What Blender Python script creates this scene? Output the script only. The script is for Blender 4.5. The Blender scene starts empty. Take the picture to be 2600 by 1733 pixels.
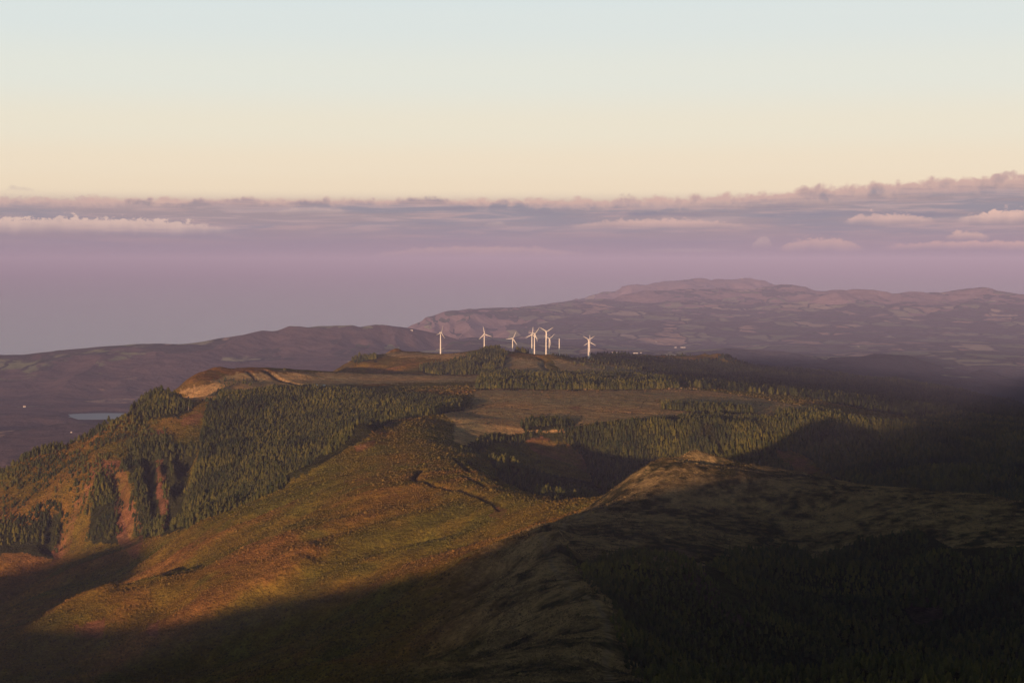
import bpy, math, random
import numpy as np
from mathutils import Vector, Matrix

rng = np.random.default_rng(7)
random.seed(7)
scene = bpy.context.scene
R = math.radians

# ------------------------------------------------------------------ camera
CAMZ = 1100.0                       # metres above the sea
FPX = 4333.0                        # focal length in pixels of the 2600 px wide picture
PITCH = math.atan(206.5 / FPX)
cam_data = bpy.data.cameras.new("camera")
cam_data.sensor_width = 36.0
cam_data.lens = 36.0 * FPX / 2600.0
cam_data.clip_start = 1.0
cam_data.clip_end = 200000.0
cam = bpy.data.objects.new("camera", cam_data)
scene.collection.objects.link(cam)
cam.location = (0, 0, CAMZ)
cam.rotation_euler = (math.pi / 2 - PITCH, 0, 0)
scene.camera = cam
CP, SP = math.cos(PITCH), math.sin(PITCH)

# ------------------------------------------------------------------ sun direction
SUN_AZ = R(17.0)                    # light travels this far to the right of straight ahead
SUN_EL = R(3.4)
SUN_STRENGTH = 5.0
SUN_COL = (1.0, 0.60, 0.36)
sl = bpy.data.lights.new("sun", 'SUN')
sl.energy = SUN_STRENGTH
sl.angle = R(0.53)
sl.color = SUN_COL
so = bpy.data.objects.new("sun", sl)
scene.collection.objects.link(so)
d = Vector((math.sin(SUN_AZ) * math.cos(SUN_EL), math.cos(SUN_AZ) * math.cos(SUN_EL), -math.sin(SUN_EL)))
so.rotation_euler = d.to_track_quat('-Z', 'Y').to_euler()
so.location = (-300, -900, CAMZ + 600)

scene.view_settings.view_transform = 'Standard'
scene.view_settings.look = 'None'
scene.view_settings.exposure = 0.4
scene.view_settings.gamma = 1.0
scene.cycles.use_denoising = True
scene.cycles.max_bounces = 4
scene.cycles.diffuse_bounces = 2
scene.cycles.volume_bounces = 0
scene.cycles.sample_clamp_indirect = 3.0


def s2l(c):
    return tuple(((x / 255.0) / 12.92 if x <= 10 else (((x / 255.0) + 0.055) / 1.055) ** 2.4) for x in c)


# ------------------------------------------------------------------ node helper
class NT:
    def __init__(self, tree):
        self.t = tree

    def n(self, kind, **kw):
        node = self.t.nodes.new(kind)
        for k, v in kw.items():
            setattr(node, k, v)
        return node

    def link(self, a, b):
        self.t.links.new(a, b)

    def put(self, sock, v):
        if hasattr(v, 'is_output') or isinstance(v, bpy.types.NodeSocket):
            self.link(v, sock)
        else:
            sock.default_value = v

    def m(self, op, a, b=0.0, c=0.0, clamp=False):
        node = self.n('ShaderNodeMath', operation=op)
        node.use_clamp = clamp
        self.put(node.inputs[0], a)
        self.put(node.inputs[1], b)
        if len(node.inputs) > 2:
            self.put(node.inputs[2], c)
        return node.outputs[0]

    def smooth(self, v, lo, hi, a=0.0, b=1.0):
        node = self.n('ShaderNodeMapRange', interpolation_type='SMOOTHSTEP')
        self.put(node.inputs['Value'], v)
        self.put(node.inputs['From Min'], lo)
        self.put(node.inputs['From Max'], hi)
        node.inputs['To Min'].default_value = a
        node.inputs['To Max'].default_value = b
        return node.outputs['Result']

    def noise(self, vec, scale, detail=4.0, rough=0.55, dist=0.0, out='Fac'):
        node = self.n('ShaderNodeTexNoise')
        self.put(node.inputs['Vector'], vec)
        node.inputs['Scale'].default_value = scale
        node.inputs['Detail'].default_value = detail
        node.inputs['Roughness'].default_value = rough
        node.inputs['Distortion'].default_value = dist
        return node.outputs[out]

    def mix(self, fac, a, b, mode='MIX'):
        node = self.n('ShaderNodeMix', data_type='RGBA', blend_type=mode)
        self.put(node.inputs[0], fac)
        for s, v in ((node.inputs[6], a), (node.inputs[7], b)):
            if isinstance(v, tuple):
                v = tuple(v) + (1.0,) if len(v) == 3 else v
            self.put(s, v)
        return node.outputs[2]

    def comb(self, x, y, z):
        node = self.n('ShaderNodeCombineXYZ')
        self.put(node.inputs[0], x)
        self.put(node.inputs[1], y)
        self.put(node.inputs[2], z)
        return node.outputs[0]


# ------------------------------------------------------------------ world: dusk sky with a far cloud bank
world = bpy.data.worlds.new("World")
scene.world = world
world.use_nodes = True
wt = world.node_tree
wt.nodes.clear()
W = NT(wt)
out = W.n('ShaderNodeOutputWorld')
bg = W.n('ShaderNodeBackground')
W.link(bg.outputs[0], out.inputs[0])
bg.inputs['Strength'].default_value = 0.1
sky = W.n('ShaderNodeTexSky', sky_type='NISHITA')
sky.sun_disc = False
sky.sun_elevation = SUN_EL
sky.sun_rotation = math.pi + SUN_AZ
sky.altitude = 1100
tc = W.n('ShaderNodeTexCoord')
sep = W.n('ShaderNodeSeparateXYZ')
W.link(tc.outputs['Generated'], sep.inputs[0])
X, Y, Z = sep.outputs
# elevation and azimuth of the ray, in degrees
EL = W.m('MULTIPLY', W.m('ARCSINE', Z), 57.2958)
AZ = W.m('MULTIPLY', W.m('ARCTAN2', X, Y), 57.2958)


def vel(v):                          # picture row -> elevation in degrees
    return math.degrees(math.atan((660.0 - v) / FPX))


def uaz(u):
    return math.degrees(math.atan((u - 1300.0) / FPX))


ramp = W.n('ShaderNodeValToRGB')
ramp.color_ramp.interpolation = 'EASE'
lo, hi = -6.0, 14.0
W.link(W.smooth(EL, lo, hi) if False else W.m('DIVIDE', W.m('SUBTRACT', EL, lo), hi - lo, clamp=True), ramp.inputs[0])
stops = [(-6.0, (118, 112, 140)), (vel(900), (132, 116, 146)), (vel(800), (146, 124, 148)), (vel(700), (152, 132, 152)),
         (vel(640), (158, 138, 153)), (vel(540), (190, 166, 160)), (vel(480), (241, 222, 194)), (vel(420), (241, 225, 199)),
         (vel(330), (237, 229, 208)), (vel(200), (229, 231, 220)), (vel(60), (221, 229, 226)), (vel(-50), (214, 227, 230))]
els = ramp.color_ramp.elements
while len(els) > 1:
    els.remove(els[-1])
first = True
for e, c in stops:
    p = (e - lo) / (hi - lo)
    if first:
        el = els[0]
        el.position = p
        first = False
    else:
        el = els.new(p)
    el.color = s2l(c) + (1.0,)
col = ramp.outputs[0]
# right side a touch brighter
side = W.m('MULTIPLY', W.smooth(AZ, -20.0, 22.0), 0.05)
col = W.mix(side, col, s2l((255, 240, 225)))

cv = W.comb(W.m('MULTIPLY', AZ, 1.0), W.m('MULTIPLY', EL, 0.9), 3.7)
nb = W.noise(cv, 0.9, 6.0, 0.52)          # billowy edge
nb2 = W.noise(W.comb(AZ, W.m('MULTIPLY', EL, 1.2), 9.1), 2.6, 5.0, 0.55)
ns = W.noise(W.comb(W.m('MULTIPLY', AZ, 0.16), W.m('MULTIPLY', EL, 2.0), 1.3), 1.1, 5.0, 0.55)   # long streaks
ns2 = W.noise(W.comb(W.m('MULTIPLY', AZ, 0.35), W.m('MULTIPLY', EL, 4.2), 5.3), 1.0, 6.0, 0.6)
# top edge of the bank rises to the right
topline = W.m('ADD', W.smooth(AZ, 3.0, 18.0, vel(502), vel(446)), W.smooth(AZ, -17.5, -8.0, -0.05, 0.0))
bil = W.m('ABSOLUTE', W.m('SUBTRACT', nb, 0.5))
bil2 = W.m('ABSOLUTE', W.m('SUBTRACT', nb2, 0.5))
edge = W.m('ADD', topline, W.m('MULTIPLY', W.m('SUBTRACT', bil, 0.07), W.smooth(AZ, -6.0, 12.0, 0.6, 1.35)))
edge = W.m('ADD', edge, W.m('MULTIPLY', W.m('SUBTRACT', bil2, 0.07), 0.45))
depth = W.m('SUBTRACT', edge, EL)         # degrees below the cloud top
bank = W.smooth(depth, -0.03, 0.15)
low = W.smooth(EL, vel(665), vel(530))    # the bank melts into the haze below
pink, grey, blue = s2l((212, 178, 167)), s2l((164, 148, 152)), s2l((150, 144, 154))
body = W.mix(W.smooth(ns, 0.40, 0.60), grey, blue)
thick = W.smooth(AZ, -4.0, 14.0, 0.34, 0.72)
lit = W.smooth(W.m('ADD', depth, W.m('MULTIPLY', W.m('SUBTRACT', nb, 0.5), 0.9)), thick, 0.05)          # rosy crown of the bank
body = W.mix(lit, body, pink)
fade = W.m('MULTIPLY', W.smooth(EL, vel(640), vel(560), 0.35, 1.0), W.m('SUBTRACT', 1.0, W.m('MULTIPLY', lit, 0.8)))
ns3 = W.noise(W.comb(W.m('MULTIPLY', AZ, 0.22), W.m('MULTIPLY', EL, 3.1), 11.3), 1.3, 6.0, 0.62, 0.6)
body = W.mix(W.m('MULTIPLY', W.smooth(ns2, 0.50, 0.68), W.m('MULTIPLY', fade, 0.60)), body, s2l((203, 170, 164)))
body = W.mix(W.m('MULTIPLY', W.smooth(ns3, 0.50, 0.66), W.m('MULTIPLY', fade, 0.55)), body, s2l((196, 170, 168)))
body = W.mix(W.m('MULTIPLY', W.smooth(ns3, 0.46, 0.34), W.m('MULTIPLY', fade, 0.50)), body, s2l((144, 135, 148)))
hz = s2l((157, 137, 153))
body = W.mix(low, hz, body)
col = W.mix(bank, col, body)
# sun-lit clouds in front of the bank: (u0, u1, vtop, vbottom, bumps, strength, colour)
strips = [(-300, 660, 552, 598, .30, 1.0, (220, 190, 178)), (-300, 500, 505, 545, .30, .55, (204, 174, 168)), (1400, 1950, 554, 582, .16, .85, (216, 180, 170)),
          (2120, 2400, 540, 574, .30, 1.0, (224, 186, 174)), (2390, 2900, 532, 572, .30, 1.0, (228, 190, 176)), (1960, 2210, 602, 640, .22, .75, (212, 174, 166)),
          (2390, 2520, 586, 610, .18, .8, (218, 180, 168)), (2200, 2800, 610, 634, .12, .8, (216, 174, 166)), (900, 1540, 622, 658, .12, .65, (198, 164, 162)),
          (680, 900, 526, 544, .10, .55, (208, 180, 170)), (1905, 1965, 602, 630, .16, .5, (208, 178, 172)), (10, 100, 478, 492, .10, .5, (196, 176, 172)),
          (1225, 1290, 561, 573, .10, .5, (206, 178, 170)), (1600, 1900, 628, 640, .05, .4, (192, 170, 168)), (1420, 1850, 536, 552, .06, .6, (128, 128, 148)), (1850, 2500, 535, 556, .06, .5, (136, 132, 150))]
for i, (u0, u1, vt, vb, bump, st, c) in enumerate(strips):
    a0, a1 = uaz(u0), uaz(u1)
    wdt = (a1 - a0) * 0.42
    win = W.m('MULTIPLY', W.smooth(AZ, a0 - 0.02, a0 + wdt), W.smooth(AZ, a1 + 0.02, a1 - wdt))
    tn = W.noise(W.comb(AZ, W.m('MULTIPLY', EL, 1.6), 20.0 + i * 3.1), 1.7, 6.0, 0.62)
    tb = W.m('ABSOLUTE', W.m('SUBTRACT', tn, 0.5))
    h = vel(vt) - vel(vb)
    bot = vel(vb)
    top = W.m('ADD', W.m('MULTIPLY', W.m('SUBTRACT', tb, 0.06), bump * 5.0), vel(vt))
    grow = W.m('POWER', win, 0.35)
    top = W.m('ADD', W.m('MULTIPLY', W.m('SUBTRACT', top, bot), grow), bot)
    bn = W.m('ADD', W.m('MULTIPLY', W.m('SUBTRACT', W.noise(W.comb(W.m('MULTIPLY', AZ, 0.7), 0.0, 40.0 + i), 1.2, 3.0), 0.5), h * 0.9), bot)
    mk = W.m('MULTIPLY', W.smooth(EL, top, W.m('SUBTRACT', top, 0.11)), W.smooth(EL, W.m('SUBTRACT', bn, 0.06), W.m('ADD', bn, h * 0.85)))
    mk = W.m('MULTIPLY', mk, W.m('MULTIPLY', W.smooth(win, 0.0, 0.25), W.smooth(tn, 0.25, 0.5, st * 0.65, st)))
    col = W.mix(mk, col, s2l(c))
# visible band of dusk sky, melting into the Nishita sky above the picture
band = W.smooth(EL, 22.0, 9.5)
colx = W.n('ShaderNodeVectorMath', operation='SCALE')
W.link(col, colx.inputs[0])
colx.inputs['Scale'].default_value = 7.58
skyx = W.n('ShaderNodeVectorMath', operation='SCALE')
W.link(sky.outputs[0], skyx.inputs[0])
skyx.inputs['Scale'].default_value = 0.42
W.link(W.mix(band, skyx.outputs[0], colx.outputs[0]), bg.inputs['Color'])
world.cycles.sampling_method = 'MANUAL'
world.cycles.sample_map_resolution = 1024

# ------------------------------------------------------------------ helpers: projection
def unproj(u, v, D):
    """picture point at forward distance D -> camera relative x, y, z"""
    a, b = (u - 1300.0) / FPX, (866.5 - v) / FPX
    dy = CP + b * SP
    dz = -SP + b * CP
    k = D / dy
    return np.array([a * k, D, dz * k])


def project(x, y, z):
    """camera relative arrays -> u, v"""
    fwd = y * CP - z * SP
    up = y * SP + z * CP
    fwd = np.maximum(fwd, 1.0)
    return 1300.0 + FPX * x / fwd, 866.5 - FPX * up / fwd


# ------------------------------------------------------------------ helpers: noise
_perm = rng.random((256, 256)).astype(np.float64)


def vnoise(x, y, seed=0):
    xi = np.floor(x).astype(np.int64)
    yi = np.floor(y).astype(np.int64)
    fx, fy = x - xi, y - yi
    fx = fx * fx * fx * (fx * (fx * 6 - 15) + 10)
    fy = fy * fy * fy * (fy * (fy * 6 - 15) + 10)
    xi = xi + seed * 37
    yi = yi + seed * 91
    g = lambda a, b: _perm[a & 255, b & 255]
    a = g(xi, yi) * (1 - fx) + g(xi + 1, yi) * fx
    b = g(xi, yi + 1) * (1 - fx) + g(xi + 1, yi + 1) * fx
    return (a * (1 - fy) + b * fy) * 2 - 1


def fbm(x, y, wl, octv=4, seed=0, gain=0.5, lac=2.03):
    s = np.zeros_like(x, dtype=np.float64)
    a, tot = 1.0, 0.0
    for o in range(octv):
        c, sn = math.cos(o * 1.3), math.sin(o * 1.3)
        f = lac ** o / wl
        s += a * vnoise((x * c + y * sn) * f + 17.3 * o, (-x * sn + y * c) * f - 5.1 * o, seed + o)
        tot += a
        a *= gain
    return s / tot


# ------------------------------------------------------------------ helpers: scattered interpolation (kernel r)
class RBF:
    def __init__(self, P, scale=1000.0, lam=0.0001):
        P = np.asarray(P)
        self.s = scale
        c = P[:, :2] / scale
        n = len(c)
        A = np.sqrt(((c[:, None] - c[None]) ** 2).sum(-1)) - lam * np.eye(n)
        Q = np.c_[np.ones(n), c]
        M = np.zeros((n + 3, n + 3))
        M[:n, :n] = A
        M[:n, n:] = Q
        M[n:, :n] = Q.T
        w = np.linalg.solve(M, np.r_[P[:, 2], 0, 0, 0])
        self.c, self.w, self.p = c, w[:n], w[n:]

    def __call__(self, x, y):
        sh = x.shape
        x, y = x.ravel() / self.s, y.ravel() / self.s
        o = np.empty_like(x)
        for i in range(0, len(x), 20000):
            xx, yy = x[i:i + 20000], y[i:i + 20000]
            r = np.sqrt((xx[:, None] - self.c[None, :, 0]) ** 2 + (yy[:, None] - self.c[None, :, 1]) ** 2)
            o[i:i + 20000] = r @ self.w + self.p[0] + self.p[1] * xx + self.p[2] * yy
        return o.reshape(sh)


class Raster:
    def __init__(self, x0, x1, y0, y1, c):
        self.x0, self.y0, self.c = x0, y0, c
        self.nx, self.ny = int((x1 - x0) / c) + 1, int((y1 - y0) / c) + 1
        self.X, self.Y = np.meshgrid(x0 + c * np.arange(self.nx), y0 + c * np.arange(self.ny))

    def lin(self, A, x, y):
        fx = np.clip((x - self.x0) / self.c, 0, self.nx - 1.001)
        fy = np.clip((y - self.y0) / self.c, 0, self.ny - 1.001)
        i, j = fx.astype(int), fy.astype(int)
        fx, fy = fx - i, fy - j
        return (A[j, i] * (1 - fx) + A[j, i + 1] * fx) * (1 - fy) + (A[j + 1, i] * (1 - fx) + A[j + 1, i + 1] * fx) * fy

    def cub(self, A, x, y):
        fx = np.clip((x - self.x0) / self.c, 1, self.nx - 2.001)
        fy = np.clip((y - self.y0) / self.c, 1, self.ny - 2.001)
        i, j = fx.astype(int), fy.astype(int)
        fx, fy = fx - i, fy - j

        def w(t):      # cubic B-spline: smooth surface
            return ((1 - t) ** 3 / 6, (3 * t ** 3 - 6 * t ** 2 + 4) / 6, (-3 * t ** 3 + 3 * t ** 2 + 3 * t + 1) / 6, t ** 3 / 6)
        wx, wy = w(fx), w(fy)
        o = 0
        for b in range(4):
            r = 0
            jj = np.clip(j + b - 1, 0, self.ny - 1)
            for a in range(4):
                r = r + wx[a] * A[jj, np.clip(i + a - 1, 0, self.nx - 1)]
            o = o + wy[b] * r
        return o


def samp(line, step_u=28.0):
    """(u, v, D) polyline, densified, -> xyz points"""
    o = []
    for a, b in zip(line[:-1], line[1:]):
        pa, pb = unproj(*a), unproj(*b)
        n = max(1, int(np.hypot(*(pb - pa)[:2]) / step_u))
        for k in range(n):
            t = k / n
            o.append(unproj(*(np.array(a) * (1 - t) + np.array(b) * t)))
    o.append(unproj(*line[-1]))
    return o


# ------------------------------------------------------------------ near terrain: crests, rims, feet (u, v, distance)
LINES = [
    # path ridge below the camera, then saddle and round hill
    [(1500, 1760, 560), (1530, 1640, 700), (1545, 1560, 800), (1530, 1490, 890), (1450, 1430, 1040), (1400, 1380, 1150), (1440, 1335, 1290),
     (1490, 1305, 1400), (1560, 1262, 1430), (1650, 1216, 1455), (1700, 1190, 1475), (1760, 1178, 1480), (1850, 1181, 1480), (1960, 1195, 1480), (2100, 1212, 1450),
     (2300, 1238, 1400), (2450, 1252, 1350), (2600, 1272, 1300), (2800, 1305, 1280)],
    # near spur running down to the left
    [(1400, 1380, 1150), (1300, 1413, 1210), (1070, 1472, 1200), (957, 1522, 1160), (845, 1570, 1150), (676, 1638, 1130), (507, 1700, 1120), (400, 1740, 1120), (200, 1820, 1120)],
    # near rim of the crater
    [(1490, 1305, 1400), (1460, 1290, 1500), (1400, 1284, 1580), (1300, 1268, 1680), (1240, 1222, 1830), (1190, 1180, 1980), (1150, 1150, 2150), (1160, 1120, 2300), (1200, 1105, 2400)],
    # spur with the forested ravine behind it
    [(1160, 1120, 2300), (1150, 1075, 2480), (1120, 1050, 2560), (1000, 1064, 2440), (950, 1090, 2370), (870, 1138, 2250), (780, 1190, 2180), (700, 1236, 2120), (600, 1286, 2070),
     (500, 1330, 2040), (430, 1372, 2130), (338, 1388, 2370), (197, 1422, 2430), (140, 1446, 2400), (67, 1495, 2330), (0, 1540, 2270), (-150, 1620, 2200)],
    # middle rib, lit from the front
    [(640, 1400, 1800), (520, 1445, 1780), (411, 1464, 1760), (281, 1504, 1725), (112, 1560, 1690), (28, 1594, 1665), (-120, 1660, 1640)],
    # skyline of the left flank and lip of the plateau
    [(-300, 1300, 2750), (-60, 1212, 2800), (22, 1177, 2820), (95, 1147, 2850), (157, 1124, 2880), (219, 1094, 2900), (297, 1060, 2930), (340, 1040, 2960), (373, 1015, 2985), (425, 1008, 3010)],
    [(425, 1008, 3010), (500, 1012, 3000), (580, 1003, 3040), (700, 992, 3110), (780, 992, 3120), (900, 1001, 3060), (1050, 1013, 2950), (1130, 1022, 2870)],
    # bottom of the forested ravine (just hidden)
    [(1060, 1046, 2640), (960, 1076, 2560), (870, 1126, 2470), (700, 1222, 2330), (600, 1272, 2240), (500, 1320, 2190), (435, 1352, 2270), (330, 1372, 2500), (150, 1425, 2560), (0, 1510, 2480), (-150, 1590, 2400)],
    # front hill behind the lip
    [(436, 1003, 3380), (505, 967, 3470), (544, 949, 3550), (593, 942, 3620), (668, 941, 3650), (731, 944, 3700), (842, 946, 3780)],
    # turbine mesa: west edge and skyline
    [(853, 942, 4150), (880, 928, 4280), (900, 905, 4350), (952, 902, 4380), (1008, 890, 4450), (1050, 892, 4450), (1117, 898, 4333), (1177, 897, 4500), (1209, 895, 4500),
     (1231, 888, 4380), (1254, 885, 4330), (1280, 892, 4330), (1343, 899, 4400), (1386, 902, 4220), (1432, 905, 4450), (1492, 912, 4700)],
    [(830, 944, 3850), (930, 948, 3900), (1000, 951, 3850), (1150, 952, 3750), (1300, 946, 3800), (1450, 950, 3800)],
    # dark hill beyond the turbines
    [(1492, 912, 5000), (1549, 902, 5200), (1631, 901, 5200), (1714, 904, 5200), (1797, 905, 5300), (1852, 927, 5000)],
    # forested slope skyline on the right
    [(1740, 940, 5500), (1841, 937, 5650), (1886, 934, 5800), (1963, 938, 5800), (2073, 950, 5800), (2184, 969, 5750), (2294, 981, 5600), (2405, 996, 5500), (2519, 1018, 5300),
     (2600, 1034, 5100), (2800, 1075, 4800)],
    # top of the far crater wall and the forest edge going right
    [(1200, 1105, 2400), (1300, 1096, 2450), (1440, 1090, 2480), (1560, 1080, 2510), (1700, 1076, 2520), (1900, 1078, 2500), (2080, 1084, 2480), (2300, 1098, 2430), (2600, 1130, 2380)],
    # foot of the far crater wall
    [(1280, 1150, 2330), (1380, 1190, 2320), (1450, 1230, 2300), (1560, 1252, 2280), (1700, 1250, 2270), (1900, 1240, 2230), (2100, 1255, 2150), (2300, 1275, 2080), (2600, 1300, 1950)],
    # wooded rib inside the crater
    [(1215, 1150, 2150), (1290, 1185, 2100), (1370, 1225, 2030), (1440, 1252, 1960), (1500, 1280, 1880)],
    # near hillock at the bottom right
    [(1960, 1760, 560), (2050, 1722, 590), (2150, 1697, 600), (2250, 1676, 600), (2350, 1676, 600), (2450, 1688, 600), (2600, 1708, 600), (2800, 1740, 600)],
]
PTS = [  # loose points (u, v, D)
    (900, 1750, 830), (1200, 1620, 940), (1100, 1740, 780), (1000, 1610, 1050), (700, 1740, 1000), (500, 1760, 1080), (1300, 1500, 1080), (1350, 1640, 800),
    (1760, 1300, 1340), (1760, 1400, 1190), (1600, 1400, 1170), (1600, 1300, 1350), (1900, 1300, 1360), (1900, 1400, 1210), (2100, 1300, 1350), (2100, 1400, 1240), (2300, 1340, 1260), (2300, 1420, 1150),
    (2550, 1400, 1120), (2580, 1350, 1200), (1650, 1480, 1010), (1720, 1560, 930), (1800, 1650, 860), (1900, 1500, 1080), (1900, 1600, 960), (2100, 1500, 1130), (2100, 1600, 1050), (2100, 1685, 990), (2300, 1500, 1110),
    (2300, 1620, 1030), (2500, 1600, 1010), (2500, 1500, 1060), (1660, 1700, 700), (1750, 1760, 680), (1900, 1745, 800), (2600, 1500, 1040),
    # lit slope below the plateau
    (1250, 1330, 1560), (1100, 1400, 1560), (1000, 1450, 1500), (1200, 1390, 1480), (1300, 1370, 1400), (1100, 1300, 1720), (900, 1300, 1830), (900, 1400, 1680), (760, 1450, 1650), (760, 1330, 1880), (700, 1400, 1780),
    (1000, 1200, 1990), (900, 1200, 2060), (1050, 1130, 2190), (1000, 1300, 1770), (700, 1280, 1990), (600, 1340, 1930), (500, 1385, 1930), (460, 1405, 1940),
    (411, 1550, 1680), (225, 1644, 1610), (100, 1650, 1610), (507, 1565, 1640), (620, 1525, 1630), (873, 1503, 1540), (700, 1470, 1680), (500, 1700, 1480), (300, 1710, 1520), (100, 1740, 1500), (650, 1640, 1480),
    (800, 1590, 1450), (950, 1535, 1430), (1150, 1450, 1400), (250, 1462, 2200), (350, 1432, 2200), (130, 1500, 2160), (390, 1452, 2030), (0, 1590, 2060), (60, 1550, 2100), (450, 1430, 1960), (300, 1410, 2320),
    # left flank
    (700, 1100, 2790), (600, 1200, 2500), (800, 1080, 2790), (900, 1060, 2790), (500, 1150, 2680), (350, 1200, 2620), (250, 1200, 2680), (100, 1250, 2710), (300, 1300, 2560), (300, 1350, 2540),
    (150, 1400, 2590), (100, 1350, 2620), (0, 1300, 2670), (0, 1400, 2590), (450, 1250, 2420), (400, 1100, 2830), (200, 1150, 2800), (-150, 1400, 2450), (560, 1060, 2880), (300, 1110, 2820),
    # plateau
    (1200, 1060, 2620), (1350, 1060, 2590), (1100, 1035, 2800), (1500, 1000, 3000), (1700, 1010, 2950), (1900, 1030, 2850), (2100, 1045, 2780), (2280, 1071, 2680), (1700, 985, 3220), (1900, 1000, 3150),
    (2100, 1025, 3000), (1300, 1000, 2980), (1400, 1040, 2700), (1600, 1050, 2660), (1800, 1052, 2660), (1720, 975, 3350), (2000, 1000, 3250), (1850, 960, 4300), (1700, 952, 4100), (1550, 930, 4300), (1650, 928, 4800), (1760, 938, 5100), (1850, 945, 5100),
    (2550, 1040, 4400), (2300, 1060, 2850), (2600, 1070, 3000), (2300, 1005, 4400), (2450, 1040, 3600), (2250, 1030, 3500), (2100, 975, 4500), (1950, 962, 4600), (2100, 995, 3900),
    (650, 970, 3400), (560, 985, 3250), (800, 965, 3480), (1000, 965, 3500), (1200, 960, 3500), (1000, 985, 3250), (1350, 985, 3200), (1200, 985, 3220), (700, 980, 3300), (480, 992, 3300), (1500, 975, 3350),
    (1300, 920, 4060), (1400, 925, 4080), (1180, 930, 4000), (1100, 925, 4080), (950, 925, 4150), (1460, 925, 4250), (1560, 915, 4600), (1640, 1090, 2440), (1820, 1090, 2440),
    # crater
    (1340, 1185, 2190), (1420, 1160, 2410), (1500, 1160, 2420), (1700, 1160, 2410), (1950, 1160, 2390), (2200, 1180, 2280), (2500, 1200, 2180), (1560, 1285, 2000), (1600, 1300, 1800),
]
XYZ = []  # loose world points (x, y, camera relative z)
P3 = [p for L in LINES for p in samp(L, 45.0)] + [unproj(*p) for p in PTS]
# hidden backs of the skylines fall away
for (u, v, D), dD, dz in [((-60, 1212, 2800), 250, -130), ((95, 1147, 2850), 250, -130), ((219, 1094, 2900), 250, -130), ((340, 1040, 2960), 230, -120), ((-300, 1300, 2750), 250, -120),
                          ((436, 1003, 3380), 200, -120), ((544, 949, 3550), 280, -110), ((668, 941, 3650), 330, -60), ((842, 946, 3780), 280, -90), ((760, 944, 3720), 330, -80),
                          ((900, 905, 4350), 350, -120), ((1050, 892, 4450), 450, -110), ((1177, 897, 4500), 500, -90), ((1343, 899, 4400), 700, -90), ((1549, 902, 5200), 450, -130),
                          ((1714, 904, 5200), 450, -140), ((1852, 927, 5000), 450, -140), ((1963, 938, 5800), 400, -170), ((2184, 969, 5750), 400, -170), ((2405, 996, 5500), 400, -170),
                          ((2600, 1034, 5100), 400, -170), ((2150, 1697, 600), 140, -62), ((2450, 1688, 600), 140, -62), ((2700, 1720, 600), 140, -60),
                          ((2100, 1212, 1450), 260, -75), ((1850, 1181, 1480), 260, -85), ((1650, 1216, 1455), 240, -62), ((2450, 1252, 1350), 260, -75), ((2700, 1285, 1290), 260, -80),
                          ((870, 1138, 2250), 90, -34), ((700, 1236, 2120), 90, -34), ((500, 1330, 2040), 80, -26), ((676, 1638, 1130), 130, -56), ((957, 1522, 1160), 110, -46), ((1070, 1472, 1200), 80, -24), ((507, 1700, 1120), 130, -62),
                          ((411, 1464, 1760), 70, -26), ((300, 1497, 1730), 70, -30), ((200, 1530, 1700), 70, -30), ((28, 1594, 1665), 70, -30)]:
    p = unproj(u, v, D)
    k = (D + dD) / D
    P3.append(np.array([p[0] * k, D + dD, p[2] + dz]))
for u in range(-3000, 5600, 400):
    for D, z in (((4100, -640), (4800, -820), (5800, -900), (6900, -950)) if u < 500 else ((5000, -620), (6000, -850), (6900, -950)) if u < 850 else ((5900, -430), (6800, -700)) if u < 1500 else ((6500, -640), (7000, -850))):
        P3.append(np.array([(u - 1300) / FPX * D, D, z]))
# beneath the camera and to the sides
for x, y, z in [(0, 0, -48), (0, 60, -56), (-40, 60, -62), (40, 60, -54), (0, 150, -72), (60, 250, -88), (10, 350, -115), (50, 450, -131), (-60, 350, -124), (-120, 450, -140), (120, 400, -125), (200, 450, -140), (-150, 200, -130),
                (150, 200, -110), (-250, 600, -210), (-400, 900, -300), (-500, 500, -330), (-350, 250, -220), (350, 250, -125), (400, 700, -190), (450, 900, -220), (520, 600, -180), (600, 1000, -230),
                (-900, 800, -420), (-1000, 1400, -450), (-900, 2000, -430), (-1400, 2600, -470), (-1800, 1200, -560), (-2400, 2500, -650), (-2000, 3800, -720), (-1300, 3600, -620),
                (900, 500, -160), (1000, 1200, -240), (1500, 2000, -290), (2200, 2400, -380), (2300, 3400, -420), (2400, 1200, -380), (-2400, 200, -600), (-1700, -900, -420),
                (800, -900, -150), (-600, -1000, -250), (0, -900, -120), (2400, -900, -400), (-2400, -1100, -600), (1600, 300, -240)]:
    XYZ.append((x, y, z))
P3 += [np.array(p, float) for p in XYZ]
# the crest behind and beside the camera whose shadow lies over the foreground
SA, CA, TE = math.sin(SUN_AZ), math.cos(SUN_AZ), math.tan(SUN_EL)


def sun_sh(u, v, D):
    x, y, z = unproj(u, v, D)
    return x * CA - y * SA, z + (x * SA + y * CA) * TE


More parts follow.
